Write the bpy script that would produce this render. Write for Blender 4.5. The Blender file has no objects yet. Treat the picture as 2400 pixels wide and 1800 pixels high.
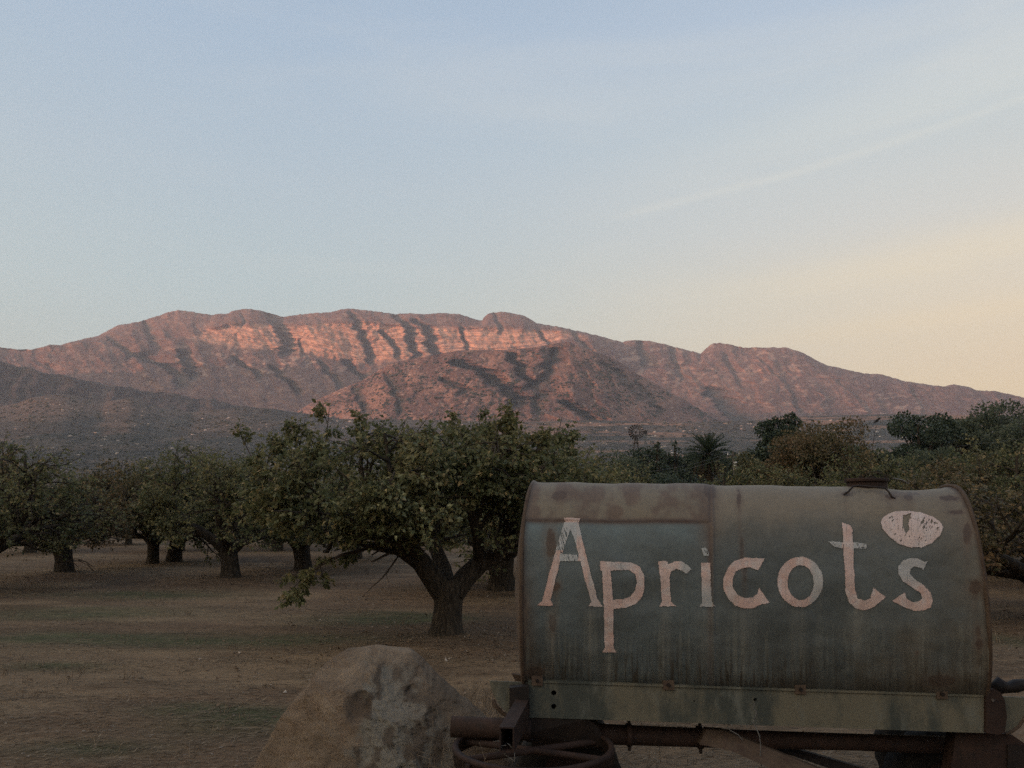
import bpy, bmesh, math, random
import numpy as np
from mathutils import Vector, Matrix

# ------------------------------------------------------------------ camera, light, exposure
sc = bpy.context.scene
col = sc.collection
F = 1884.0                      # focal length in pixels of a 2400 px wide frame
CAMH = 1.65
PITCH = math.atan(290.0 / F)
cam_d = bpy.data.cameras.new("camera")
cam_d.sensor_width = 36.0
cam_d.lens = 36.0 * F / 2400.0
cam_d.clip_start = 0.05
cam_d.clip_end = 30000.0
cam = bpy.data.objects.new("camera", cam_d)
col.objects.link(cam)
cam.location = (0, 0, CAMH)
cam.rotation_euler = (math.pi / 2 + PITCH, 0, 0)
sc.camera = cam

SUN_EL = math.radians(7.5)
SUN_FROM = Vector((-0.88, -0.47, 0)).normalized()      # horizontal direction towards the sun
to_sun = Vector((SUN_FROM.x * math.cos(SUN_EL), SUN_FROM.y * math.cos(SUN_EL), math.sin(SUN_EL)))
sun_d = bpy.data.lights.new("sun", 'SUN')
sun_d.energy = 5.0
sun_d.angle = math.radians(0.5)
sun_d.color = (1.0, 0.43, 0.31)
sun = bpy.data.objects.new("sun", sun_d)
col.objects.link(sun)
sun.location = (-20, -20, 30)
sun.rotation_euler = to_sun.to_track_quat('Z', 'Y').to_euler()

sc.view_settings.view_transform = 'Standard'
sc.view_settings.look = 'None'
sc.view_settings.exposure = 0.0
sc.view_settings.gamma = 1.0
sc.view_settings.use_curve_mapping = False
sc.render.engine = 'CYCLES'
cy = sc.cycles
cy.use_denoising = False        # the photograph has the fine grain of a phone picture at dusk
cy.max_bounces = 5
cy.diffuse_bounces = 2
cy.glossy_bounces = 2
cy.transmission_bounces = 2
cy.volume_bounces = 0
cy.transparent_max_bounces = 8
cy.use_adaptive_sampling = False


def lin(r, g, b, a=1.0):
    def f(c):
        c /= 255.0
        return c / 12.92 if c <= 0.04045 else ((c + 0.055) / 1.055) ** 2.4
    return (f(r), f(g), f(b), a)


class NT:
    """small helper round a node tree"""
    def __init__(s, tree):
        s.t = tree
        s.t.nodes.clear()

    def n(s, kind, **kw):
        nd = s.t.nodes.new(kind)
        for k, v in kw.items():
            if k == 'inp':
                for kk, vv in v.items():
                    if isinstance(vv, bpy.types.NodeSocket):
                        s.t.links.new(vv, nd.inputs[kk])
                    else:
                        nd.inputs[kk].default_value = vv
            else:
                setattr(nd, k, v)
        return nd

    def math(s, op, a, b=0.0, c=None, clamp=False):
        d = {0: a, 1: b}
        if c is not None:
            d[2] = c
        return s.n('ShaderNodeMath', operation=op, use_clamp=clamp, inp=d).outputs[0]

    def mix(s, f, a, b, blend='MIX'):
        nd = s.n('ShaderNodeMix', data_type='RGBA', blend_type=blend)
        for i, v in ((0, f), (6, a), (7, b)):
            if isinstance(v, bpy.types.NodeSocket):
                s.t.links.new(v, nd.inputs[i])
            else:
                nd.inputs[i].default_value = v
        return nd.outputs[2]

    def ramp(s, f, stops, interp='LINEAR'):
        nd = s.n('ShaderNodeValToRGB')
        nd.color_ramp.interpolation = interp
        cr = nd.color_ramp
        while len(cr.elements) < len(stops):
            cr.elements.new(0.5)
        for e, (p, c) in zip(cr.elements, stops):
            e.position = p
            e.color = c
        if isinstance(f, bpy.types.NodeSocket):
            s.t.links.new(f, nd.inputs[0])
        return nd.outputs[0]

    def noise(s, vec, scale, detail=4.0, rough=0.55, dist=0.0):
        return s.n('ShaderNodeTexNoise', inp={'Vector': vec, 'Scale': scale, 'Detail': detail, 'Roughness': rough, 'Distortion': dist}).outputs[0]

    def link(s, a, b):
        s.t.links.new(a, b)


# world: dusk sky (Nishita sky plus the warm low band and thin cirrus of the evening)
world = bpy.data.worlds.new("World")
sc.world = world
world.use_nodes = True
w = NT(world.node_tree)
tc = w.n('ShaderNodeTexCoord')
sep = w.n('ShaderNodeSeparateXYZ', inp={0: tc.outputs['Generated']})
el = sep.outputs[2]
# warm side factor: from the left of the view towards the right
side = w.n('ShaderNodeMapRange', interpolation_type='SMOOTHSTEP', inp={0: sep.outputs[0], 1: -0.35, 2: 0.62, 3: 0.0, 4: 1.0}).outputs[0]
sky_l = w.ramp(el, [(0.0, lin(194, 201, 194)), (0.13, lin(190, 201, 199)), (0.25, lin(181, 197, 205)), (0.38, lin(172, 188, 205)), (0.53, lin(158, 178, 204)), (0.75, lin(132, 156, 190)), (1.0, lin(112, 138, 178))])
sky_r = w.ramp(el, [(0.0, lin(250, 210, 168)), (0.13, lin(248, 217, 176)), (0.21, lin(236, 216, 190)), (0.32, lin(211, 208, 206)), (0.42, lin(190, 199, 208)), (0.53, lin(176, 189, 210)), (0.75, lin(136, 158, 190)), (1.0, lin(112, 138, 178))])
skyc = w.mix(side, sky_l, sky_r)
# cirrus streaks rising to the right
mp = w.n('ShaderNodeMapping', inp={0: tc.outputs['Generated']})
mp.inputs['Rotation'].default_value = (0, math.radians(14), 0)
mp.inputs['Scale'].default_value = (1.3, 1.3, 8.0)
cn = w.noise(mp.outputs[0], 1.7, 6.0, 0.55, 0.6)
cm = w.n('ShaderNodeMapRange', interpolation_type='SMOOTHSTEP', inp={0: cn, 1: 0.47, 2: 0.82, 3: 0.0, 4: 0.20}).outputs[0]
cmask = w.math('MULTIPLY', cm, w.n('ShaderNodeMapRange', inp={0: sep.outputs[0], 1: -0.5, 2: 0.5, 3: 0.25, 4: 1.0}).outputs[0])
skyc = w.mix(cmask, skyc, lin(232, 222, 210))


def streak(z0, slope, width, x0, x1, amt, colr, seedv):
    """a long thin cirrus band climbing to the right"""
    global skyc
    line = w.math('ADD', w.math('MULTIPLY', sep.outputs[0], slope), z0)
    wn = w.noise(mp.outputs[0], seedv, 5.0, 0.6, 0.8)
    dd = w.math('ADD', w.math('SUBTRACT', el, line), w.math('MULTIPLY', w.math('SUBTRACT', wn, 0.5), width * 1.6))
    g_ = w.math('POWER', 2.718, w.math('MULTIPLY', w.math('POWER', w.math('DIVIDE', w.math('ABSOLUTE', dd), width), 2.0), -1.0))
    xr_ = w.n('ShaderNodeMapRange', interpolation_type='SMOOTHSTEP', inp={0: sep.outputs[0], 1: x0, 2: x1, 3: 0.0, 4: amt}).outputs[0]
    fr_ = w.n('ShaderNodeMapRange', inp={0: sep.outputs[1], 1: 0.0, 2: 0.3, 3: 0.0, 4: 1.0}).outputs[0]
    f_ = w.math('MULTIPLY', w.math('MULTIPLY', g_, xr_), w.math('MULTIPLY', fr_, w.math('ADD', wn, 0.35)))
    skyc = w.mix(f_, skyc, colr)


streak(0.362, 0.165, 0.036, -0.02, 0.50, 0.24, lin(236, 226, 214), 2.3)
streak(0.330, 0.150, 0.0045, 0.10, 0.17, 0.15, lin(240, 230, 216), 3.1)
streak(0.232, 0.085, 0.022, 0.05, 0.5, 0.28, lin(252, 226, 184), 2.9)
streak(0.175, 0.070, 0.012, 0.15, 0.5, 0.22, lin(252, 220, 176), 3.7)
skyc = w.n('ShaderNodeVectorMath', operation='MULTIPLY', inp={0: skyc, 1: (0.955, 0.99, 0.935)}).outputs[0]
# the glow round the sun that has just gone behind the western hills
dot = w.n('ShaderNodeVectorMath', operation='DOT_PRODUCT', inp={0: tc.outputs['Generated'], 1: tuple(to_sun)}).outputs['Value']
glow = w.n('ShaderNodeMapRange', interpolation_type='SMOOTHSTEP', inp={0: dot, 1: 0.15, 2: 1.0, 3: 0.0, 4: 1.0}).outputs[0]
glow = w.math('POWER', glow, 1.6)
glowc = w.n('ShaderNodeVectorMath', operation='SCALE', inp={0: (1.7, 1.2, 0.55), 'Scale': glow}).outputs[0]
skyc = w.n('ShaderNodeVectorMath', operation='ADD', inp={0: skyc, 1: glowc}).outputs[0]
nish = w.n('ShaderNodeTexSky', sky_type='NISHITA')
nish.sun_disc = False
nish.sun_elevation = SUN_EL
nish.sun_rotation = math.atan2(SUN_FROM.x, SUN_FROM.y)
nish.air_density = 1.0
nish.dust_density = 1.5
bg1 = w.n('ShaderNodeBackground', inp={0: skyc, 1: 1.36})
bg2 = w.n('ShaderNodeBackground', inp={0: nish.outputs[0], 1: 0.05})
mixw = w.n('ShaderNodeMixShader', inp={0: 0.12})
w.link(bg1.outputs[0], mixw.inputs[1])
w.link(bg2.outputs[0], mixw.inputs[2])
ow = w.n('ShaderNodeOutputWorld')
w.link(mixw.outputs[0], ow.inputs[0])

# ------------------------------------------------------------------ helpers
CP, SP = math.cos(PITCH), math.sin(PITCH)


def P(px, py, Y):
    """world point at forward distance Y seen at photo position (px, py)"""
    a = (px - 1200.0) / F
    b = (900.0 - py) / F
    t = Y / (CP - b * SP)
    return Vector((a * t, Y, CAMH + t * (SP + b * CP)))


def SE(px, py):
    px = np.asarray(px, float); py = np.asarray(py, float)
    a = (px - 1200.0) / F
    b = (900.0 - py) / F
    t = 1.0 / (CP - b * SP)
    return a * t, t * (SP + b * CP)


def PXPY(s, e):
    """inverse of SE"""
    # a t = s ; t (SP + b CP) = e ; t (CP - b SP) = 1
    t = CP + e * SP
    b = (e * CP - SP) / t
    a = s / t
    return a * F + 1200.0, 900.0 - b * F


def ground_hit(px, py, z=0.0):
    p = P(px, py, 1.0)
    k = (z - CAMH) / (p.z - CAMH)
    return Vector((p.x * k, k, z))


def hsh(ix, iy, seed):
    with np.errstate(over='ignore'):
        h = (ix.astype(np.int64) * 374761393 + iy.astype(np.int64) * 668265263 + int(seed) * 362437) & 0xffffffff
        h = ((h ^ (h >> 13)) * 1274126177) & 0xffffffff
        h = h ^ (h >> 16)
    return (h & 0xffffff) / float(0xffffff)


def vn(x, y, seed=0):
    ix = np.floor(x); iy = np.floor(y)
    fx = x - ix; fy = y - iy
    fx = fx * fx * fx * (fx * (fx * 6 - 15) + 10); fy = fy * fy * fy * (fy * (fy * 6 - 15) + 10)
    a = hsh(ix, iy, seed); b = hsh(ix + 1, iy, seed); c = hsh(ix, iy + 1, seed); d = hsh(ix + 1, iy + 1, seed)
    return (a * (1 - fx) + b * fx) * (1 - fy) + (c * (1 - fx) + d * fx) * fy


def fbm(x, y, o=4, seed=0, gain=0.5):
    x = np.asarray(x, float); y = np.asarray(y, float)
    x, y = np.broadcast_arrays(x, y)
    v = 0; amp = 1; tot = 0
    for i in range(o):
        v = v + amp * vn(x * 2 ** i + 17.3 * i, y * 2 ** i - 9.1 * i, seed + i)
        tot += amp; amp *= gain
    return v / tot


def ridged(x, y, o=4, seed=0):
    x, y = np.broadcast_arrays(np.asarray(x, float), np.asarray(y, float))
    v = 0; amp = 1; tot = 0
    for i in range(o):
        n = 1 - np.abs(2 * vn(x * 2 ** i + 7.7 * i, y * 2 ** i + 3.1 * i, seed + i) - 1)
        v = v + amp * n; tot += amp; amp *= 0.5
    return v / tot


def sst(x, a, b):
    t = np.clip((x - a) / (b - a), 0, 1)
    return t * t * (3 - 2 * t)


def mk_mesh(name, V, faces, smooth=False):
    me = bpy.data.meshes.new(name)
    V = np.asarray(V, np.float32)
    faces = np.asarray(faces, np.int32)
    me.vertices.add(len(V))
    me.vertices.foreach_set('co', V.ravel())
    nf, k = faces.shape
    me.loops.add(nf * k)
    me.loops.foreach_set('vertex_index', faces.ravel())
    me.polygons.add(nf)
    me.polygons.foreach_set('loop_start', np.arange(0, nf * k, k, dtype=np.int32))
    me.polygons.foreach_set('loop_total', np.full(nf, k, dtype=np.int32))
    me.polygons.foreach_set('use_smooth', np.full(nf, smooth, dtype=bool))
    me.update(calc_edges=True)
    return me


def set_col(me, C, name='Col'):
    at = me.color_attributes.new(name, 'FLOAT_COLOR', 'POINT')
    C = np.asarray(C, np.float32)
    if C.shape[1] == 3:
        C = np.concatenate([C, np.ones((len(C), 1), np.float32)], 1)
    at.data.foreach_set('color', C.ravel())


def grid_faces(R, Cc, wrap=False):
    i = np.arange(R - 1)[:, None]
    j = np.arange(Cc if wrap else Cc - 1)[None, :]
    j2 = (j + 1) % Cc
    a = i * Cc + j; b = i * Cc + j2; c = (i + 1) * Cc + j2; d = (i + 1) * Cc + j
    return np.stack([a, b, c, d], -1).reshape(-1, 4)


def link(name, me, mats=None, parent=None, **props):
    o = bpy.data.objects.new(name, me)
    col.objects.link(o)
    if mats is not None and me is not None:
        if len(me.materials) == 0:
            for m in (mats if isinstance(mats, (list, tuple)) else [mats]):
                me.materials.append(m)
    if parent is not None:
        o.parent = parent
    for k, v in props.items():
        o[k] = v
    return o


def empty(name, loc, label, cat, group=None, rz=0.0):
    o = bpy.data.objects.new(name, None)
    col.objects.link(o)
    o.location = loc
    o.rotation_euler = (0, 0, rz)
    o['label'] = label
    o['category'] = cat
    if group:
        o['group'] = group
    return o


def tag(o, label, cat, group=None):
    o['label'] = label
    o['category'] = cat
    if group:
        o['group'] = group


# ------------------------------------------------------------------ materials
def mat_vcol(name, rough=0.9, nscale=1.0, namt=0.25, bscale=1.0, bdist=0.1, stretch=(1, 1, 1), spec=0.2, metal=0.0, two=None):
    m = bpy.data.materials.new(name)
    m.use_nodes = True
    t = NT(m.node_tree)
    at = t.n('ShaderNodeAttribute', attribute_name='Col').outputs[0]
    tcn = t.n('ShaderNodeTexCoord').outputs['Object']
    mp = t.n('ShaderNodeMapping', inp={0: tcn, 'Scale': stretch}).outputs[0]
    nz = t.noise(mp, nscale, 7.0, 0.65)
    f = t.n('ShaderNodeMapRange', inp={0: nz, 1: 0.25, 2: 0.75, 3: 1 - namt, 4: 1 + namt}).outputs[0]
    c = t.n('ShaderNodeVectorMath', operation='SCALE', inp={0: at, 'Scale': f}).outputs[0]
    if two:
        for (sc_, lo, hi, colr, amt) in two:
            n2 = t.noise(mp, sc_, 5.0, 0.7)
            f2 = t.n('ShaderNodeMapRange', inp={0: n2, 1: lo, 2: hi, 3: 0.0, 4: amt}).outputs[0]
            c = t.mix(f2, c, colr)
    bs = t.n('ShaderNodeBsdfPrincipled', inp={'Base Color': c, 'Roughness': rough, 'Metallic': metal, 'Specular IOR Level': spec})
    bn = t.noise(mp, bscale, 8.0, 0.7)
    bu = t.n('ShaderNodeBump', inp={'Height': bn, 'Strength': 1.0, 'Distance': bdist})
    t.link(bu.outputs[0], bs.inputs['Normal'])
    o = t.n('ShaderNodeOutputMaterial')
    t.link(bs.outputs[0], o.inputs[0])
    return m


def mat_mix(name, c1, c2, scale=6.0, lo=0.4, hi=0.65, rough=0.8, bdist=0.003, bscale=None, stretch=(1, 1, 1), c3=None, s3=30.0, metal=0.0, spec=0.3, lo3=0.5, hi3=0.7):
    m = bpy.data.materials.new(name)
    m.use_nodes = True
    t = NT(m.node_tree)
    tcn = t.n('ShaderNodeTexCoord').outputs['Object']
    mp = t.n('ShaderNodeMapping', inp={0: tcn, 'Scale': stretch}).outputs[0]
    f = t.n('ShaderNodeMapRange', inp={0: t.noise(mp, scale, 7.0, 0.65), 1: lo, 2: hi}).outputs[0]
    c = t.mix(f, c1 + (1,) if len(c1) == 3 else c1, c2 + (1,) if len(c2) == 3 else c2)
    if c3:
        f3 = t.n('ShaderNodeMapRange', inp={0: t.noise(mp, s3, 5.0, 0.7), 1: lo3, 2: hi3}).outputs[0]
        c = t.mix(f3, c, c3 + (1,))
    bs = t.n('ShaderNodeBsdfPrincipled', inp={'Base Color': c, 'Roughness': rough, 'Metallic': metal, 'Specular IOR Level': spec})
    if bdist:
        bn = t.noise(mp, bscale or scale * 4, 8.0, 0.7)
        bu = t.n('ShaderNodeBump', inp={'Height': bn, 'Strength': 1.0, 'Distance': bdist})
        t.link(bu.outputs[0], bs.inputs['Normal'])
    o = t.n('ShaderNodeOutputMaterial')
    t.link(bs.outputs[0], o.inputs[0])
    return m


def mat_leaf(name, stops, nstops=None, nscale=1.2, trans=0.42, rough=0.5):
    """leaves: every leaf its own tint, clusters tinted by a large noise"""
    m = bpy.data.materials.new(name)
    m.use_nodes = True
    t = NT(m.node_tree)
    rnd = t.n('ShaderNodeNewGeometry').outputs['Random Per Island']
    c = t.ramp(rnd, [(p, k + (1,)) for p, k in stops])
    if nstops:
        tcn = t.n('ShaderNodeTexCoord').outputs['Object']
        nz = t.noise(tcn, nscale, 3.0, 0.6)
        f = t.n('ShaderNodeMapRange', inp={0: nz, 1: nstops[1], 2: nstops[2]}).outputs[0]
        rnd2 = t.math('FRACT', t.math('MULTIPLY', rnd, 37.7))
        f = t.math('MULTIPLY', f, t.math('GREATER_THAN', rnd2, 0.35))
        c = t.mix(f, c, nstops[0] + (1,))
    df = t.n('ShaderNodeBsdfPrincipled', inp={'Base Color': c, 'Roughness': rough, 'Specular IOR Level': 0.35})
    tr = t.n('ShaderNodeBsdfTranslucent', inp={0: c})
    mx = t.n('ShaderNodeMixShader', inp={0: trans})
    t.link(df.outputs[0], mx.inputs[1]); t.link(tr.outputs[0], mx.inputs[2])
    o = t.n('ShaderNodeOutputMaterial')
    t.link(mx.outputs[0], o.inputs[0])
    return m


M = {}
M['terrain'] = mat_vcol('mountain_surface', 0.95, 0.02, 0.22, 0.03, 9.0)
M['ground'] = mat_vcol('orchard_soil', 0.95, 1.6, 0.38, 14.0, 0.035, stretch=(0.35, 1.6, 1.0),
                       two=[(5.0, 0.54, 0.70, (0.20, 0.150, 0.10, 1), 0.6), (7.0, 0.56, 0.70, (0.045, 0.032, 0.022, 1), 0.7), (26.0, 0.52, 0.62, (0.26, 0.20, 0.14, 1), 0.45), (21.0, 0.55, 0.64, (0.035, 0.026, 0.018, 1), 0.6)])
M['rock'] = mat_vcol('sandstone', 0.9, 9.0, 0.22, 30.0, 0.03, two=[(38.0, 0.60, 0.70, (0.07, 0.055, 0.042, 1), 0.22), (14.0, 0.60, 0.70, (0.22, 0.18, 0.14, 1), 0.45)])
M['tank'] = mat_vcol('weathered_tank_paint', 0.62, 30.0, 0.10, 60.0, 0.0012, spec=0.35)
M['bark'] = mat_mix('bark', (0.022, 0.018, 0.014), (0.080, 0.064, 0.048), 26.0, 0.38, 0.66, 0.95, 0.03, 34.0, stretch=(1, 1, 0.22))
M['twig'] = mat_mix('twig_bark', (0.045, 0.036, 0.030), (0.09, 0.072, 0.06), 20.0, 0.35, 0.7, 0.9, 0)
M['leaf'] = mat_leaf('apricot_leaves', [(0.0, (0.072, 0.084, 0.040)), (0.35, (0.115, 0.130, 0.060)), (0.70, (0.160, 0.170, 0.082)), (0.88, (0.225, 0.215, 0.11)), (0.955, (0.29, 0.235, 0.115)), (1.0, (0.40, 0.30, 0.16))],
                     ((0.23, 0.205, 0.095), 0.46, 0.66), 0.9)
M['leaf_brown'] = mat_leaf('browning_leaves', [(0.0, (0.05, 0.054, 0.026)), (0.4, (0.105, 0.096, 0.045)), (0.75, (0.17, 0.135, 0.068)), (1.0, (0.32, 0.23, 0.13))],
                           ((0.19, 0.12, 0.065), 0.46, 0.66), 0.5)
M['leaf_green'] = mat_leaf('evergreen_leaves', [(0.0, (0.028, 0.044, 0.030)), (0.6, (0.046, 0.068, 0.043)), (1.0, (0.075, 0.100, 0.06))], None, trans=0.15)
M['leaf_pale'] = mat_leaf('hazed_olive_leaves', [(0.0, (0.07, 0.090, 0.058)), (0.6, (0.105, 0.125, 0.078)), (1.0, (0.16, 0.175, 0.11))], ((0.11, 0.09, 0.045), 0.55, 0.72), 0.35)  # olive leaves, paled in colour in place of haze on the far trees
M['leaf_mix'] = mat_leaf('olive_brown_leaves', [(0.0, (0.045, 0.052, 0.024)), (0.5, (0.095, 0.096, 0.044)), (0.85, (0.15, 0.135, 0.065)), (1.0, (0.32, 0.25, 0.13))], ((0.17, 0.12, 0.065), 0.5, 0.7), 0.5)
M['palm'] = mat_leaf('palm_fronds', [(0.0, (0.028, 0.042, 0.024)), (1.0, (0.060, 0.080, 0.042))], None)
M['palm_dead'] = mat_leaf('dead_palm_fronds', [(0.0, (0.06, 0.045, 0.028)), (1.0, (0.13, 0.095, 0.058))], None)
M['shrub'] = mat_leaf('chaparral', [(0.0, (0.030, 0.032, 0.022)), (1.0, (0.060, 0.056, 0.038))], None, trans=0.0, rough=0.9)
M['shrub_dark'] = mat_leaf('dark_chaparral', [(0.0, (0.020, 0.024, 0.016)), (1.0, (0.042, 0.042, 0.028))], None, trans=0.0, rough=0.9)
M['pale_rock'] = mat_mix('pale_boulders', (0.36, 0.30, 0.26), (0.55, 0.48, 0.42), 0.05, rough=0.9, bdist=0)
M['rust'] = mat_mix('rusty_iron', (0.022, 0.013, 0.011), (0.042, 0.024, 0.019), 9.0, 0.35, 0.65, 0.8, 0.003, 70.0, c3=(0.018, 0.013, 0.012), s3=24.0)
M['rust_dark'] = mat_mix('dark_greasy_iron', (0.010, 0.008, 0.008), (0.024, 0.016, 0.013), 9.0, 0.35, 0.65, 0.7, 0.002, 60.0)
M['rust_brown'] = mat_mix('brown_rusted_steel', (0.060, 0.042, 0.030), (0.095, 0.068, 0.050), 12.0, 0.35, 0.7, 0.8, 0.002, 60.0, c3=(0.05, 0.03, 0.025), s3=30.0)
M['beam'] = mat_mix('weathered_galvanised_steel', (0.052, 0.060, 0.054), (0.130, 0.122, 0.092), 5.5, 0.42, 0.58, 0.65, 0.0012, 60.0, stretch=(1.0, 1, 0.4), c3=(0.135, 0.145, 0.13), s3=9.0, lo3=0.54, hi3=0.74)
M['tyre'] = mat_mix('old_tyre_rubber', (0.012, 0.012, 0.012), (0.028, 0.026, 0.024), 20.0, rough=0.9, bdist=0.002)
M['black'] = mat_mix('black_rubber_hose', (0.012, 0.012, 0.013), (0.022, 0.022, 0.024), 20.0, rough=0.6, bdist=0.001)
M['galv'] = mat_mix('galvanised_windmill_steel', (0.06, 0.052, 0.05), (0.11, 0.095, 0.09), 2.0, rough=0.6, bdist=0)
M['wood'] = mat_mix('grey_pole_wood', (0.06, 0.05, 0.042), (0.10, 0.085, 0.07), 6.0, rough=0.9, bdist=0.004)
M['white'] = mat_mix('white_porcelain', (0.6, 0.6, 0.6), (0.75, 0.75, 0.75), 6.0, rough=0.3, bdist=0)
M['straw'] = mat_leaf('dry_straw', [(0.0, (0.085, 0.062, 0.040)), (0.6, (0.15, 0.115, 0.075)), (1.0, (0.26, 0.21, 0.15))], None, trans=0.1, rough=0.9)
M['litter'] = mat_leaf('fallen_leaves', [(0.0, (0.10, 0.068, 0.045)), (0.6, (0.15, 0.105, 0.07)), (0.92, (0.17, 0.12, 0.08)), (1.0, (0.42, 0.36, 0.30))], None, trans=0.1, rough=0.9)
M['pebble'] = mat_mix('pebbles', (0.12, 0.095, 0.075), (0.30, 0.26, 0.22), 30.0, rough=0.9, bdist=0)
M['bird'] = mat_mix('dark_feathers', (0.02, 0.018, 0.017), (0.04, 0.035, 0.032), 30.0, rough=0.8, bdist=0)
M['wire'] = mat_mix('grey_wire', (0.10, 0.10, 0.10), (0.16, 0.16, 0.16), 10.0, rough=0.5, bdist=0)
M['weed'] = mat_leaf('dried_weeds', [(0.0, (0.10, 0.075, 0.052)), (1.0, (0.24, 0.19, 0.14))], None, trans=0.1, rough=0.9)

# ------------------------------------------------------------------ far terrain
SKY = [(-900, 800), (-500, 790), (-200, 806), (0, 814), (36, 818.5), (74, 819.6), (119, 807.7), (145, 809), (152, 805), (202, 793), (231, 786), (275, 762.5), (325, 754), (365, 742), (390, 733), (416, 727), (452, 731), (495, 738.6), (520, 735.5), (535, 735), (542, 730), (560, 725), (575, 723.4), (607, 727), (635, 735), (662, 743), (690, 738), (723, 735), (774, 732), (800, 725), (818, 723.4), (850, 726), (890, 730.6), (926, 736), (963, 734), (1002, 736.8), (1031, 733.5), (1078, 736), (1107, 747), (1131, 751), (1134, 743), (1147, 734), (1176, 730.6), (1201, 734), (1230, 739.7), (1259, 757.8), (1306, 765), (1364, 777.7), (1415, 790), (1458, 802), (1475, 798), (1491, 796.5), (1523, 799), (1559, 807), (1600, 818), (1643, 828.5), (1655, 817), (1669, 805), (1687, 803), (1745, 815), (1795, 814), (1846, 815), (1875, 824), (1900, 836), (1933, 854), (1983, 866.5), (2027, 875.5), (2066, 877), (2121, 893.6), (2211, 906), (2233, 900), (2273, 907), (2287, 913.5), (2338, 918), (2400, 931.6), (2600, 958), (3000, 985), (3500, 1000)]


def curve_se(pts):
    a = np.array(pts, float)
    s, e = SE(a[:, 0], a[:, 1])
    return s, e


def ravine(px, py, pts, wdt, depth, tail=0.25):
    """recess with a sharp left wall and a slow right wall; pts = (px,py) downwards"""
    a = np.array(pts, float)
    cx = np.interp(py, a[:, 1], a[:, 0])
    jit = (fbm(py / 13.0, py * 0 + pts[0][0], 3, 91) - 0.5) * wdt * 0.75
    q = (px - cx - jit) / wdt
    up = sst(q, 0.0, tail)
    dn = 1 - sst(q, tail, 1.15)
    fade = sst(py, a[0, 1] - 10, a[0, 1] + 4) * (1 - sst(py, a[-1, 1] - 2, a[-1, 1] + 22))
    return depth * up * dn * fade


def sheet(name, s_lo, s_hi, nc, nr, top, bot, Yb, Yt, yprof, relief, colour, back=(0.25, 700), nback=14, jag=0.0006, jf=300, mat='terrain'):
    s = np.linspace(s_lo, s_hi, nc)
    ts, te = curve_se(top)
    bs, be = curve_se(bot)
    et = np.interp(s, ts, te)
    et = et + (fbm(s * jf, s * 0, 4, 5) - 0.5) * jag * 2
    eb = np.interp(s, bs, be)
    t = np.linspace(0, 1, nr)[:, None]
    S = np.broadcast_to(s[None, :], (nr, nc))
    E = eb[None, :] + (et - eb)[None, :] * t
    T = np.broadcast_to(t, (nr, nc))
    px, py = PXPY(S, E)
    Y = yprof(S, E, T, px, py) + relief(S, E, T, px, py)
    X3 = S * Y; Z3 = CAMH + E * Y
    C = colour(S, E, T, px, py, Y)
    # the far side behind the crest
    k = np.linspace(0, 1, nback + 1)[1:, None]
    Yk = Y[-1][None, :] + back[1] * k + (fbm(s[None, :] * 60, k * 4, 4, 77) - 0.5) * 60 * k
    Zk = Z3[-1][None, :] - (Z3[-1][None, :] + 5) * sst(k, 0.0, 1.0) * 1.0
    Xk = S[-1][None, :] * Yk
    Xa = np.concatenate([X3, Xk]); Ya = np.concatenate([Y, Yk]); Za = np.concatenate([Z3, Zk])
    Ca = np.concatenate([C, np.repeat(C[-1:], nback, 0)])
    V = np.stack([Xa, Ya, Za], -1).reshape(-1, 3)
    me = mk_mesh(name, V, grid_faces(nr + nback, nc), True)
    set_col(me, Ca.reshape(-1, 3))
    o = link(name, me, M[mat], kind='structure')
    return o, np.stack([X3, Y, Z3], -1), (S, E, T, px, py)


def cmix(a, b, f):
    return a * (1 - f[..., None]) + b * f[..., None]


def c3(*v):
    return np.array(v, float)


CHAP = c3(0.120, 0.064, 0.052)     # chaparral slopes
SOIL = c3(0.25, 0.135, 0.098)
CLIFF = c3(0.54, 0.30, 0.20)
CLIFFD = c3(0.30, 0.165, 0.12)

cliff_top = [(-900, 800), (300, 800), (420, 790), (500, 770), (540, 758), (600, 757), (660, 766), (750, 758), (850, 752), (930, 762), (1000, 762), (1100, 768), (1180, 768), (1260, 775), (1320, 775), (1380, 786), (1500, 860), (1700, 870), (3500, 1000)]
cliff_bot = [(-900, 801), (300, 801), (420, 794), (500, 806), (560, 818), (640, 824), (700, 824), (780, 842), (850, 855), (930, 845), (1000, 838), (1100, 830), (1180, 826), (1260, 815), (1320, 798), (1380, 792), (1500, 861), (1700, 871), (3500, 1001)]
cts, cte = curve_se(cliff_top)
cbs, cbe = curve_se(cliff_bot)


def cliff_mask(S, E):
    ct = np.interp(S, cts, cte); cb = np.interp(S, cbs, cbe)
    wv = (fbm(S * 90, E * 60, 3, 31) - 0.5) * 0.006
    wv2 = (fbm(S * 220, E * 20, 3, 35) - 0.5) * 0.008
    m = sst(E, cb - 0.002 + wv2, cb + 0.004 + wv2) * (1 - sst(E, ct - 0.004 + wv, ct + 0.002 + wv))
    return m * np.clip((ct - cb) / 0.01, 0, 1), ct, cb


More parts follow.
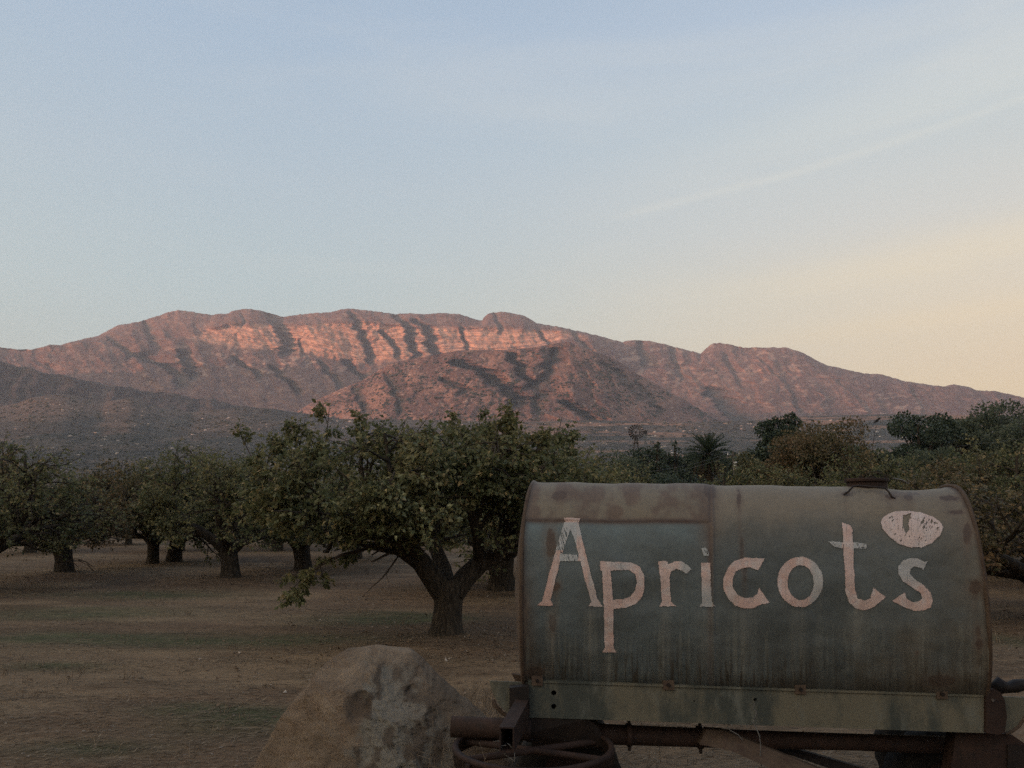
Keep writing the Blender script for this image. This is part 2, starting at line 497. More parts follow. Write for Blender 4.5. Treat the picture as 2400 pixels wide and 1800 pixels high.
def prof_main(S, E, T, px, py):
    """distance to the surface: gentle foot, near-vertical bluffs, gentle shoulder"""
    _, ct, cb = cliff_mask(S, E)
    et = E[-1:]
    eb = E[0:1]
    lower = np.clip((E - eb) / np.maximum(cb - eb, 1e-4), 0, 1)
    mid = np.clip((E - cb) / np.maximum(ct - cb, 1e-4), 0, 1)
    upper = np.clip((E - ct) / np.maximum(et - ct, 1e-4), 0, 1)
    Y = 3350 + 1300 * lower ** 0.9 + 150 * mid + 420 * upper ** 1.4
    # ledges in the bluffs
    h = (E - cb) * 4800.0 + (S * 260)
    st = h / 34.0 + (fbm(S * 30, E * 20, 3, 44) - 0.5) * 1.3
    fr = st - np.floor(st)
    led = (sst(fr, 0.55, 0.95) - fr) * 11
    Y = Y + led * cliff_mask(S, E)[0]
    return Y


RAV = [([(612, 730), (640, 780), (655, 822)], 52, 150), ([(816, 735), (847, 806), (860, 842)], 30, 110), ([(887, 778), (905, 800), (925, 828)], 24, 80),
       ([(917, 735), (945, 770), (965, 828)], 34, 140), ([(960, 752), (988, 774), (1006, 832)], 40, 150), ([(1075, 765), (1091, 820)], 16, 55),
       ([(1150, 730), (1166, 772)], 20, 50), ([(798, 850), (850, 893)], 34, 110), ([(626, 862), (690, 915)], 30, 90), ([(310, 832), (370, 862), (410, 900)], 60, 80),
       ([(405, 825), (440, 880)], 42, 110), ([(700, 800), (705, 822)], 12, 40), ([(560, 735), (566, 752)], 14, 40), ([(1255, 770), (1285, 815)], 20, 45),
       ([(1330, 775), (1420, 870)], 26, 55), ([(1560, 815), (1590, 880)], 34, 40), ([(1770, 840), (1840, 905), (1870, 960)], 30, 26),
       ([(1960, 890), (2030, 960)], 34, 22), ([(2130, 910), (2160, 960)], 30, 22), ([(250, 790), (290, 830)], 34, 60), ([(330, 757), (352, 800)], 30, 60), ([(540, 840), (600, 880)], 26, 70), ([(740, 850), (790, 905)], 28, 70), ([(1490, 800), (1500, 850)], 30, 60), ([(1650, 912), (1680, 945), (1700, 1000)], 90, 60), ([(1690, 830), (1730, 900)], 26, 28)]


def relief_main(S, E, T, px, py):
    cm, ct, cb = cliff_mask(S, E)
    D = 0
    for pts, wd, dp in RAV:
        D = D + ravine(px, py, pts, wd * 0.85, dp * 1.7, 0.16)
    # gullies running down the slopes, drifting to the right as they fall
    sl = (1 - cm)
    gx = px + (py - 800) * -0.55
    wob = (fbm(px / 60, py / 30, 3, 3) - 0.5) * 60
    D = D + sl * (ridged((gx + wob) / 70, py / 160, 4, 11) - 0.5) * -150 * sst(E, 0.10, 0.14)
    D = D + (fbm(gx / 24, py / 60, 5, 19) - 0.5) * 62 + (fbm(px / 60, py / 40, 3, 18) - 0.5) * 60
    # fluting of the cliffs
    D = D + cm * (ridged(px / 17 + (fbm(px / 30, py / 8, 2, 8) - 0.5) * 1.2, py / 70, 4, 23) - 0.5) * -30
    D = D + (fbm(gx / 6, py / 14, 3, 29) - 0.5) * 15
    return D * np.clip((1 - T) / 0.02 + 0.35, 0, 1)


def speck(px, py, c, amt=0.5):
    """single shrubs and bare spots"""
    n = fbm(px / 3.4, py / 2.4, 3, 731)
    g = fbm(px / 34, py / 22, 3, 733)
    d = sst(n, 0.56, 0.68) * (0.4 + 1.2 * g)
    l = sst(1 - n, 0.60, 0.72) * (0.3 + 1.2 * (1 - g))
    return c * (1 - amt * np.clip(d, 0, 1))[..., None] * (1 + 0.7 * amt * np.clip(l, 0, 1))[..., None]


def colour_main(S, E, T, px, py, Y):
    cm, ct, cb = cliff_mask(S, E)
    n1 = fbm(px / 40, py / 24, 5, 51)
    n2 = fbm(px / 9, py / 5, 4, 53)
    base = cmix(CHAP, SOIL, sst(n1 * 0.45 + n2 * 0.55, 0.47, 0.68) * 0.62)
    # pale rock scars and talus
    scar = sst(fbm((px + py * 1.4) / 16, (py - px * 0.2) / 9, 5, 57), 0.60, 0.70)
    where = np.exp(-((px - 1745) / 130) ** 2 - ((py - 880) / 60) ** 2) * 1.6 + np.exp(-((px - 2080) / 70) ** 2 - ((py - 955) / 24) ** 2) * 1.8 + np.exp(-((px - 1500) / 110) ** 2 - ((py - 850) / 50) ** 2) + np.exp(-((px - 600) / 220) ** 2 - ((py - 850) / 40) ** 2) * 0.8 + 0.25
    base = cmix(base, c3(0.34, 0.225, 0.17), np.clip(scar * where, 0, 0.85))
    warm = np.exp(-((px - 1700) / 150) ** 2 - ((py - 900) / 70) ** 2)
    base = cmix(base, SOIL * 1.1, warm * 0.45)
    # strata of the bluffs
    h = (E - cb) * 4800.0 + (S * 260) + (fbm(px / 60, py / 22, 4, 59) - 0.5) * 30
    st = 0.5 + 0.5 * np.sin(h / 5.2) * 0.6 + 0.4 * np.sin(h / 2.3 + 1.0)
    st = st * 0.55 + 0.45 * fbm(h / 6.0, px / 90, 3, 61)
    blk = fbm(px / 26, py / 7, 4, 60)
    rock = cmix(CLIFFD, CLIFF, sst(st * 0.62 + blk * 0.45, 0.34, 0.68))
    veg = sst(fbm(px / 13, py / 4.0, 5, 67) * 0.6 + fbm(h / 12, px / 160, 2, 69) * 0.4, 0.50, 0.62)
    rock = cmix(rock, CHAP * 1.1, veg * 0.55)
    crack = sst(ridged(px / 6.5, py / 26, 3, 71), 0.80, 0.93)
    rock = cmix(rock, CLIFFD * 0.55, crack * 0.45)
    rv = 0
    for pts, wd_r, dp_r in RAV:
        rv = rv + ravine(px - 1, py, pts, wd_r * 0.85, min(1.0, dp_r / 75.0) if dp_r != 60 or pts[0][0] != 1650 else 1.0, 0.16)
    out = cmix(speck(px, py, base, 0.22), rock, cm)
    return cmix(out, c3(0.050, 0.050, 0.044) * np.ones(3), np.clip(rv * 1.5, 0, 1) * (0.55 + 0.5 * n2))  # ravine and valley shade put into the colour as dark grey green brush


bot_main = [(-900, 1010), (3500, 1030)]
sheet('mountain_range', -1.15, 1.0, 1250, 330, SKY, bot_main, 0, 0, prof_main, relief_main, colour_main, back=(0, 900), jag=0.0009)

# foothill in front of the bluffs
FOOT = [(500, 1045), (600, 1020), (690, 968), (740, 938), (800, 911), (847, 893), (908, 853.6), (960, 842), (1002, 835.5), (1071, 821.8), (1125, 820), (1180, 820), (1252, 814), (1306, 803.7), (1335, 802), (1371, 815.6), (1436, 839), (1487, 871.7), (1559, 912), (1600, 935), (1650, 965), (1701, 996), (1760, 1030), (1800, 1045)]
FR = [([(1053, 850), (1125, 882), (1185, 945)], 64, 150), ([(1178, 833), (1200, 860), (1228, 900)], 34, 110), ([(1310, 945), (1365, 985)], 46, 80), ([(1030, 890), (1070, 912)], 40, 60),
      ([(900, 880), (930, 960)], 26, 50), ([(1400, 850), (1480, 930)], 34, 50), ([(1290, 820), (1250, 900), (1245, 960)], 40, 60), ([(1480, 900), (1530, 960)], 30, 40), ([(820, 910), (850, 970)], 26, 40)]


def foot_Y(S, E, T, px, py):
    return 2350 + 850 * T ** 0.85


def foot_rel(S, E, T, px, py):
    D = 0
    for pts, wd, dp in FR:
        D = D + ravine(px, py, pts, wd, dp * 1.5, 0.3)
    # dome: the flanks fall back
    cx = (px - 1230) / 480.0
    gx = px - (py - 900) * 0.5 * np.sign(px - 1230) * np.clip(np.abs(px - 1230) / 100, 0, 1)
    D = D + (ridged((gx + (fbm(px / 50, py / 30, 2, 6) - 0.5) * 50) / 62, py / 200, 3, 15) - 0.5) * -75
    D = D + (fbm(gx / 18, py / 50, 5, 16) - 0.5) * 42 + (fbm(px / 6, py / 6, 3, 17) - 0.5) * 5
    return D * np.clip((1 - T) / 0.03 + 0.6, 0, 1) + 330 * cx ** 2


def foot_col(S, E, T, px, py, Y):
    n1 = fbm(px / 44, py / 26, 4, 81); n2 = fbm(px / 7, py / 4, 4, 83)
    f = sst(n1 * 0.6 + n2 * 0.4, 0.42, 0.60)
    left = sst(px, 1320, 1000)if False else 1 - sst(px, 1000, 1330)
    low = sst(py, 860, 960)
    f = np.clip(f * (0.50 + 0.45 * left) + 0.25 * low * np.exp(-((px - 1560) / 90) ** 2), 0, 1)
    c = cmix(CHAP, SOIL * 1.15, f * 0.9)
    sp = sst(fbm(px / 5, py / 3.4, 3, 87), 0.66, 0.76) * sst(fbm((px + py) / 30, py / 18, 3, 88), 0.50, 0.62)
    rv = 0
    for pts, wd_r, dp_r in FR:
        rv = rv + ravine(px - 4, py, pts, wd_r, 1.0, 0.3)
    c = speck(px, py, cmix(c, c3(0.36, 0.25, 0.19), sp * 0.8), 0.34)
    return cmix(c, c3(0.050, 0.050, 0.044), np.clip(rv * 1.4, 0, 1) * (0.45 + 0.5 * n2))  # gully shade painted in as dark scrub colour


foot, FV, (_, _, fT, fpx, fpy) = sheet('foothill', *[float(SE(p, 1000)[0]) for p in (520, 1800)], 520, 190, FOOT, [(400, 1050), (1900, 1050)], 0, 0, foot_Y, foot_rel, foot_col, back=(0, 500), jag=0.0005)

# dark sheet for the shaded slope on the left (its high part stands outside the frame)
LH = [(-2600, 640), (-1700, 640), (-1200, 640), (-800, 668), (-450, 735), (-200, 800), (0, 846), (40, 858), (72, 862), (110, 876), (150, 878), (188, 890), (225, 893), (250, 902), (307, 908), (340, 918), (398, 920), (450, 934), (500, 936), (535, 946), (615, 958), (705, 972), (800, 992), (900, 1040)]


def lh_Y(S, E, T, px, py):
    return 2650 + 420 * T


def lh_rel(S, E, T, px, py):
    D = (ridged((px + (py - 900) * 0.5 + (fbm(px / 60, py / 30, 2, 6) - 0.5) * 50) / 95, py / 200, 4, 115) - 0.5) * -110
    D = D + (fbm(px / 22, py / 40, 5, 116) - 0.5) * 44
    return D * np.clip((1 - T) / 0.05 + 0.5, 0, 1) + px * 0.35


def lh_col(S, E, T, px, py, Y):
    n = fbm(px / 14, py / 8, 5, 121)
    return speck(px, py, cmix(c3(0.030, 0.030, 0.028), c3(0.068, 0.052, 0.045), sst(n, 0.4, 0.65)), 0.4)  # the slope's shade is put into the colour, darker than the other chaparral


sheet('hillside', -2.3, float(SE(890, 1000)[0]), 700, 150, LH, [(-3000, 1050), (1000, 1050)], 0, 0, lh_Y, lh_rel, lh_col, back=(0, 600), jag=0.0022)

# brushy fan sloping up from the valley to the foot of the mountains
AL = [(-3000, 960), (-600, 960), (-100, 965), (0, 953), (40, 945), (80, 930), (120, 926), (155, 923), (190, 930), (240, 943), (280, 936), (310, 931), (340, 940), (380, 956), (450, 966), (560, 954), (640, 958), (700, 967), (800, 982), (1000, 984), (1200, 988), (1400, 985), (1600, 990), (1750, 985), (1900, 975), (2100, 970), (2400, 975), (3500, 985)]


def al_Y(S, E, T, px, py):
    return 260 + 2100 * T ** 1.15


def al_rel(S, E, T, px, py):
    D = (fbm(px / 90, py / 12, 3, 131) - 0.5) * 70 * T
    return D


def al_col(S, E, T, px, py, Y):
    n1 = fbm(px / 90, py / 14, 5, 141); n2 = fbm(px / 12, py / 3.0, 4, 143)
    f = sst(n1 * 0.55 + n2 * 0.45, 0.45, 0.62)
    c = cmix(c3(0.060, 0.054, 0.047), c3(0.105, 0.082, 0.066), f)
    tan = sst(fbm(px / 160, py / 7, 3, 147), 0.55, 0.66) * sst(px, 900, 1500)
    c = cmix(c, c3(0.27, 0.155, 0.105), tan * 0.8)  # tan strips, brightened in colour in place of low sunlight
    kn = np.exp(-((px - 200) / 190) ** 2 - ((py - 950) / 24) ** 2)
    return speck(px, py, cmix(c, c3(0.135, 0.09, 0.07), kn * 0.6), 0.36)


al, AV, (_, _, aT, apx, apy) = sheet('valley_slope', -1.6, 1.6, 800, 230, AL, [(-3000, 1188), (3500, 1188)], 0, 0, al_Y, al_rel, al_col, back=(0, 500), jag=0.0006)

# hills added unseen behind the camera to keep the low sun off the valley
az = np.radians(np.linspace(100, 296, 300))       # measured clockwise from the view direction
tt = np.linspace(0, 1, 60)[:, None]
hh = 330 + 330 * np.exp(-((np.degrees(az) - 233) / 34) ** 2) + 300 * np.exp(-((np.degrees(az) - 278) / 20) ** 2) + 130 * (fbm(az * 9, az * 0, 4, 151) - 0.5) * 2
hh = hh * sst(np.degrees(az), 98, 130) * (1 - sst(np.degrees(az), 284, 297))
rr = 1000 + 2200 * tt + (fbm(az[None] * 14, tt * 5, 4, 153) - 0.5) * 260
zz = hh[None] * np.sin(np.clip(tt * 1.15, 0, 1) * math.pi) ** 1.2 * (0.9 + 0.2 * fbm(az[None] * 30, tt * 12, 4, 155)) - 1.0
V = np.stack([np.sin(az)[None] * rr, np.cos(az)[None] * rr, zz], -1).reshape(-1, 3)
zz = zz
me = mk_mesh('unseen_western_hills', V, grid_faces(60, 300), True)
n = fbm(az[None] * 60, tt * 30, 4, 157).reshape(-1)
set_col(me, cmix(CHAP, SOIL * 0.7, sst(n, 0.4, 0.7)))
link('unseen_hills', me, M['terrain'], kind='structure')

# unseen hill added west of the frame to cast shade on the left slopes
hx, hy = np.meshgrid(np.linspace(-2300, 2300, 150), np.linspace(-1500, 1500, 110))
hr = np.sqrt((hx / 1900) ** 2 + (hy / 1250) ** 2)
hz_ = 1260 * (1 - sst(hr, 0.0, 1.0)) ** 0.8 * (0.85 + 0.3 * fbm(hx / 400, hy / 400, 5, 161)) - 2
ca_, sa_ = math.cos(math.radians(62)), math.sin(math.radians(62))
V = np.stack([-4050 + hx * ca_ - hy * sa_, 2650 + hx * sa_ + hy * ca_, hz_], -1).reshape(-1, 3)
me = mk_mesh('unseen_west_hill', V, grid_faces(110, 150), True)
set_col(me, cmix(CHAP, SOIL * 0.7, sst(fbm(hx / 90, hy / 90, 4, 163).reshape(-1), 0.4, 0.7)))
link('unseen_hills', me, M['terrain'], kind='structure')


# ------------------------------------------------------------------ ground
def gz(x, y):
    x = np.asarray(x, float); y = np.asarray(y, float)
    r = np.hypot(x, y)
    near = np.exp(-(r / 90.0) ** 2)
    z = (fbm(x / 3.1, y / 1.5, 4, 201) - 0.5) * 0.10 * near + (fbm(x / 0.55, y / 0.22, 4, 203) - 0.5) * 0.045 * np.exp(-(r / 30.0) ** 2)
    z = z - sst(r, 230, 420) * 3.0
    # little banks of earth round the near trunks
    for (tx, ty, tr) in TRUNKS:
        z = z + 0.07 * np.exp(-((x - tx) ** 2 + (y - ty) ** 2) / (tr * tr))
    return z


TREE_PX = {'main': (1047, 1497), 'a': (150, 1345), 'b': (357, 1322), 'c': (540, 1362), 'd': (711, 1335), 'e': (1177, 1390), 'f': (417, 1291), 'g': (-70, 1385), 'h': (2452, 1452), 'i': (2150, 1340), 'k': (835, 1308), 'm': (650, 1290), 'n': (1010, 1300)}
TPOS = {k: ground_hit(*v) for k, v in TREE_PX.items()}
TRUNKS = [(TPOS['main'].x, TPOS['main'].y, 0.8), (TPOS['e'].x, TPOS['e'].y, 1.1), (TPOS['c'].x, TPOS['c'].y, 1.0), (TPOS['a'].x, TPOS['a'].y, 1.0)]


def nonuni(lo, hi, n, k):
    t = np.linspace(-1, 1, n)
    v = np.sinh(t * k) / math.sinh(k)
    return np.where(v < 0, -v * lo, v * hi)


gx = nonuni(-8500, 8500, 560, 9.2)
q = np.linspace(0, 1, 760)
gy = 1.5 + (np.exp(q * 8.1) - 1) / (math.exp(8.1) - 1) * 6500
gy = np.concatenate([-np.array([4200, 2000, 900, 400, 150, 60, 25, 12, 6, 3, 1.0])[:], np.array([0.0, 0.7]), gy])
GX, GY = np.meshgrid(gx, gy)
GZ = gz(GX, GY)
V = np.stack([GX, GY, GZ], -1).reshape(-1, 3)
me = mk_mesh('ground', V, grid_faces(len(gy), len(gx)), True)
n1 = fbm(GX / 5.0, GY / 1.6, 5, 211); n2 = fbm(GX / 1.2, GY / 0.35, 4, 213)
c = cmix(c3(0.108, 0.073, 0.045), c3(0.200, 0.142, 0.088), sst(n1 * 0.6 + n2 * 0.4, 0.38, 0.64))
red = sst(fbm(GX / 2.6, GY / 2.2, 4, 217), 0.5, 0.66)
c = cmix(c, c3(0.118, 0.074, 0.047), red * 0.6)
GREEN = [(620, 1500, 300, 16), (900, 1450, 170, 14), (180, 1440, 230, 14), (590, 1690, 170, 30), (200, 1500, 280, 16), (330, 1395, 200, 8), (480, 1670, 150, 14), (1000, 1448, 100, 10), (200, 1760, 160, 14), (120, 1560, 120, 8), (2380, 1500, 60, 20)]
gpx, gpy = PXPY(GX / np.maximum(GY, 0.5), (GZ - CAMH) / np.maximum(GY, 0.5))
g = 0
for (cx, cyy, wx, wy) in GREEN:
    ctr = ground_hit(cx, cyy)
    dx = wx / F * ctr.y; dy = ground_hit(cx, cyy - wy).y - ctr.y
    g = g + np.exp(-((GX - ctr.x) / dx) ** 2 - ((GY - ctr.y) / max(dy, 0.2)) ** 2)
g = np.clip(g * (0.35 + 1.3 * fbm(GX / 0.9, GY / 0.4, 4, 219)), 0, 1)
c = cmix(c, c3(0.060, 0.068, 0.032), g * 0.95)
set_col(me, c.reshape(-1, 3))
link('ground', me, M['ground'], kind='structure')


def leaves_mesh(name, Pn, Dn, size, rng, kind='leaf', flat=False):
    """Pn, Dn (n,3): places and main directions; size (n,)"""
    n = len(Pn)
    D = Dn / np.maximum(np.linalg.norm(Dn, axis=1, keepdims=True), 1e-6)
    R = rng.normal(size=(n, 3))
    if flat:
        R = R * 0.22 + np.array([0, 0, 1.0])
    S_ = np.cross(D, R); S_ /= np.maximum(np.linalg.norm(S_, axis=1, keepdims=True), 1e-6)
    N = np.cross(D, S_)
    if kind == 'leaf':
        tpl = np.array([(0, 0, 0), (0.36, 0.33, 0.10), (0.36, -0.33, 0.10), (0.55, 0, -0.04), (1.0, 0, -0.22)])
        fc = np.array([(0, 3, 1), (0, 2, 3), (1, 3, 4), (3, 2, 4)])
    elif kind == 'tuft':
        tpl = np.array([(0, 0.0, 0), (0.5, 0.35, 0.15), (1.0, 0, -0.1), (0.45, -0.38, 0.1)])
        fc = np.array([(0, 3, 1), (1, 3, 2)])
    else:  # blade
        tpl = np.array([(0, 0.5, 0), (0, -0.5, 0), (1.0, 0, 0)])
        fc = np.array([(0, 1, 2)])
    wv = 1.0
    V = Pn[:, None, :] + size[:, None, None] * (tpl[None, :, 0, None] * D[:, None, :] + tpl[None, :, 1, None] * S_[:, None, :] * wv + tpl[None, :, 2, None] * N[:, None, :])
    Fc = (fc[None] + (np.arange(n) * len(tpl))[:, None, None]).reshape(-1, 3)
    return mk_mesh(name, V.reshape(-1, 3), Fc, False)


class Wood:
    """collects tapered tubes into one mesh"""
    def __init__(s):
        s.V = []; s.F = []; s.n = 0

    def tube(s, pts, rad, sides=6, rough=0.0, cap=False):
        pts = [Vector(p) for p in pts]
        m = len(pts)
        up = Vector((0.13, 0.31, 0.94))
        rings = []
        d0 = (pts[1] - pts[0]).normalized()
        side = d0.cross(up)
        if side.length < 0.05:
            side = d0.cross(Vector((1, 0, 0)))
        side.normalize()
        for i in range(m):
            d = (pts[min(i + 1, m - 1)] - pts[max(i - 1, 0)])
            if d.length < 1e-9:
                d = d0
            d.normalize()
            side = (side - d * side.dot(d))
            side.normalize()
            o2 = d.cross(side)
            for k in range(sides):
                a = 2 * math.pi * k / sides
                r = rad[i]
                if rough:
                    r *= 1 + rough * (math.sin(a * 3 + i * 0.4) * 0.35 + math.sin(a * 5 + 1.3 + i * 0.9) * 0.3 + (random.random() - 0.5) * 0.5)
                s.V.append(pts[i] + side * (math.cos(a) * r) + o2 * (math.sin(a) * r))
        for i in range(m - 1):
            for k in range(sides):
                k2 = (k + 1) % sides
                a = s.n + i * sides + k; b = s.n + i * sides + k2
                s.F.append((a, b, b + sides, a + sides))
        if cap:
            for base in (0, (m - 1) * sides):
                s.V.append(pts[0] if base == 0 else pts[-1])
                ci = len(s.V) - 1
                for k in range(sides):
                    a_, b_ = s.n + base + k, s.n + base + (k + 1) % sides
                    s.F.append((b_, a_, ci, ci) if base == 0 else (a_, b_, ci, ci))
        s.n = len(s.V)

    def mesh(s, name, smooth=True):
        me = bpy.data.meshes.new(name)
        me.from_pydata([tuple(v) for v in s.V], [], [tuple(dict.fromkeys(f)) for f in s.F])
        me.polygons.foreach_set('use_smooth', [smooth] * len(me.polygons))
        me.update()
        return me


def grow(rng, start, d, length, r0, level, spec, thick, thin, leaf, shape=None):
    """recursive branch; spec[level] = (segments, children, child length ratio, child angle, wander, lift, sides)"""
    seg, nch, ratio, ang, wander, lift, sides = spec[level]
    pts = [start.copy()]
    rad = [r0]
    d = d.normalized()
    r1 = r0 * (0.55 if level < len(spec) - 1 else 0.3)
    for i in range(seg):
        d = (d + Vector((rng.uniform(-1, 1), rng.uniform(-1, 1), rng.uniform(-1, 1))) * wander + Vector((0, 0, lift))).normalized()
        env = leaf.get('env')
        if env:
            v = Vector(((pts[-1].x - env[0].x) / env[1].x, (pts[-1].y - env[0].y) / env[1].y, (pts[-1].z - env[0].z) / env[1].z))
            v = v / (0.86 + 0.42 * float(vn(np.array([v.x * 2.3 + v.z * 1.7 + 9 + leaf['sd']]), np.array([v.y * 2.3 - v.z * 1.1 + 5]), 77)[0]))
            if v.length > 0.82 and level < 2:
                v2 = Vector((v.x / env[1].x, v.y / env[1].y, v.z / env[1].z)).normalized()
                o_ = d.dot(v2)
                if o_ > 0:
                    d = (d - v2 * o_ * min(1.25, (v.length - 0.82) * 5)).normalized()
        pts.append(pts[-1] + d * (length / seg))
        rad.append(r0 + (r1 - r0) * (i + 1) / seg)
    (thick if level <= 1 else thin).tube(pts, rad, sides, 0.22 if level <= 1 else 0)
    last = level == len(spec) - 1
    if level >= len(spec) - 2:
        # leaves along the shoot
        n = leaf['per'] if last else leaf['per'] // 2
        for i in range(n):
            t = rng.uniform(0.15 if last else 0.35, 1.0) * seg
            k = min(int(t), seg - 1); f = t - k
            p = pts[k].lerp(pts[k + 1], f)
            out = Vector((rng.uniform(-1, 1), rng.uniform(-1, 1), rng.uniform(-1.25, 0.35)))
            leaf['P'].append(p + out * 0.03)
            leaf['D'].append(out + d * 0.35)
    if not last:
        for i in range(nch):
            t = (i + rng.uniform(0.3, 1.0)) / nch
            t = 0.28 + 0.72 * t
            k = min(int(t * seg), seg - 1); f = min(t * seg - k, 1)
            p = pts[k].lerp(pts[k + 1], f)
            rr_ = rad[k] * (1 - f) + rad[k + 1] * f
            perp = d.cross(Vector((rng.uniform(-1, 1), rng.uniform(-1, 1), rng.uniform(-1, 1))))
            if perp.length < 0.1:
                perp = d.orthogonal()
            perp.normalize()
            a = ang * rng.uniform(0.6, 1.3)
            if i == nch - 1:
                a *= 0.35
            nd = d * math.cos(a) + perp * math.sin(a)
            if nd.z < -0.55:
                nd.z *= 0.3
            if leaf.get('env') and rng.random() < 0.9:
                v = Vector(((p.x - leaf['env'][0].x) / leaf['env'][1].x, (p.y - leaf['env'][0].y) / leaf['env'][1].y, (p.z - leaf['env'][0].z) / leaf['env'][1].z))
                v = v / (0.86 + 0.42 * float(vn(np.array([v.x * 2.3 + v.z * 1.7 + 9 + leaf['sd']]), np.array([v.y * 2.3 - v.z * 1.1 + 5]), 77)[0]))
                if v.length > 1.06:
                    continue
            grow(rng, p, nd, length * ratio * rng.uniform(0.7, 1.2), rr_ * rng.uniform(0.55, 0.75), level + 1, spec, thick, thin, leaf)


def orchard_tree_data(seed, limbs, trunk, spec, per, lsize, extra=None, kind='leaf'):
    """limbs: list of (polyline, r0, r1); returns trunk, branches and leaves meshes plus leaf places"""
    rng = random.Random(seed)
    random.seed(seed)
    thick, thin = Wood(), Wood()
    leaf = {'P': [], 'D': [], 'per': per, 'env': spec.get('env'), 'sd': seed * 1.37}
    thick.tube(trunk[0], trunk[1], 18, 0.10)
    for (pl, r0, r1) in limbs:
        pl = [Vector(p) for p in pl]
        m = len(pl)
        rad = [r0 + (r1 - r0) * i / (m - 1) for i in range(m)]
        thick.tube(pl, rad, 12, 0.14)
        d = (pl[-1] - pl[-2]).normalized()
        # branches leave the outer part of each limb
        for i in range(spec['limb_children']):
            t = 0.30 + 0.70 * (i + 0.7) / spec['limb_children']
            k = min(int(t * (m - 1)), m - 2); f = min(t * (m - 1) - k, 1)
            p = pl[k].lerp(pl[k + 1], f)
            a = rng.uniform(0.35, 1.0)
            perp = d.cross(Vector((rng.uniform(-1, 1), rng.uniform(-1, 1), rng.uniform(-1, 1)))).normalized()
            nd = d * math.cos(a) + perp * math.sin(a) + Vector((0, 0, rng.uniform(-0.75, 0.35)))
            grow(rng, p, nd, spec['len'] * rng.uniform(0.8, 1.2), (rad[k] * 0.55), 0, spec['levels'], thick, thin, leaf)
    if extra:
        extra(rng, thick, thin, leaf)
    nr = np.random.default_rng(seed)
    Pn = np.array([tuple(p) for p in leaf['P']]); Dn = np.array([tuple(p) for p in leaf['D']])
    sz = lsize * nr.uniform(0.65, 1.25, len(Pn))
    return thick, thin, Pn, Dn, sz, nr


LEV = [(4, 5, 0.74, 1.0, 0.18, 0.0, 7), (4, 5, 0.66, 0.9, 0.2, 0.0, 5), (3, 4, 0.62, 0.85, 0.22, 0.02, 4), (3, 0, 0, 0, 0.2, 0.0, 3)]


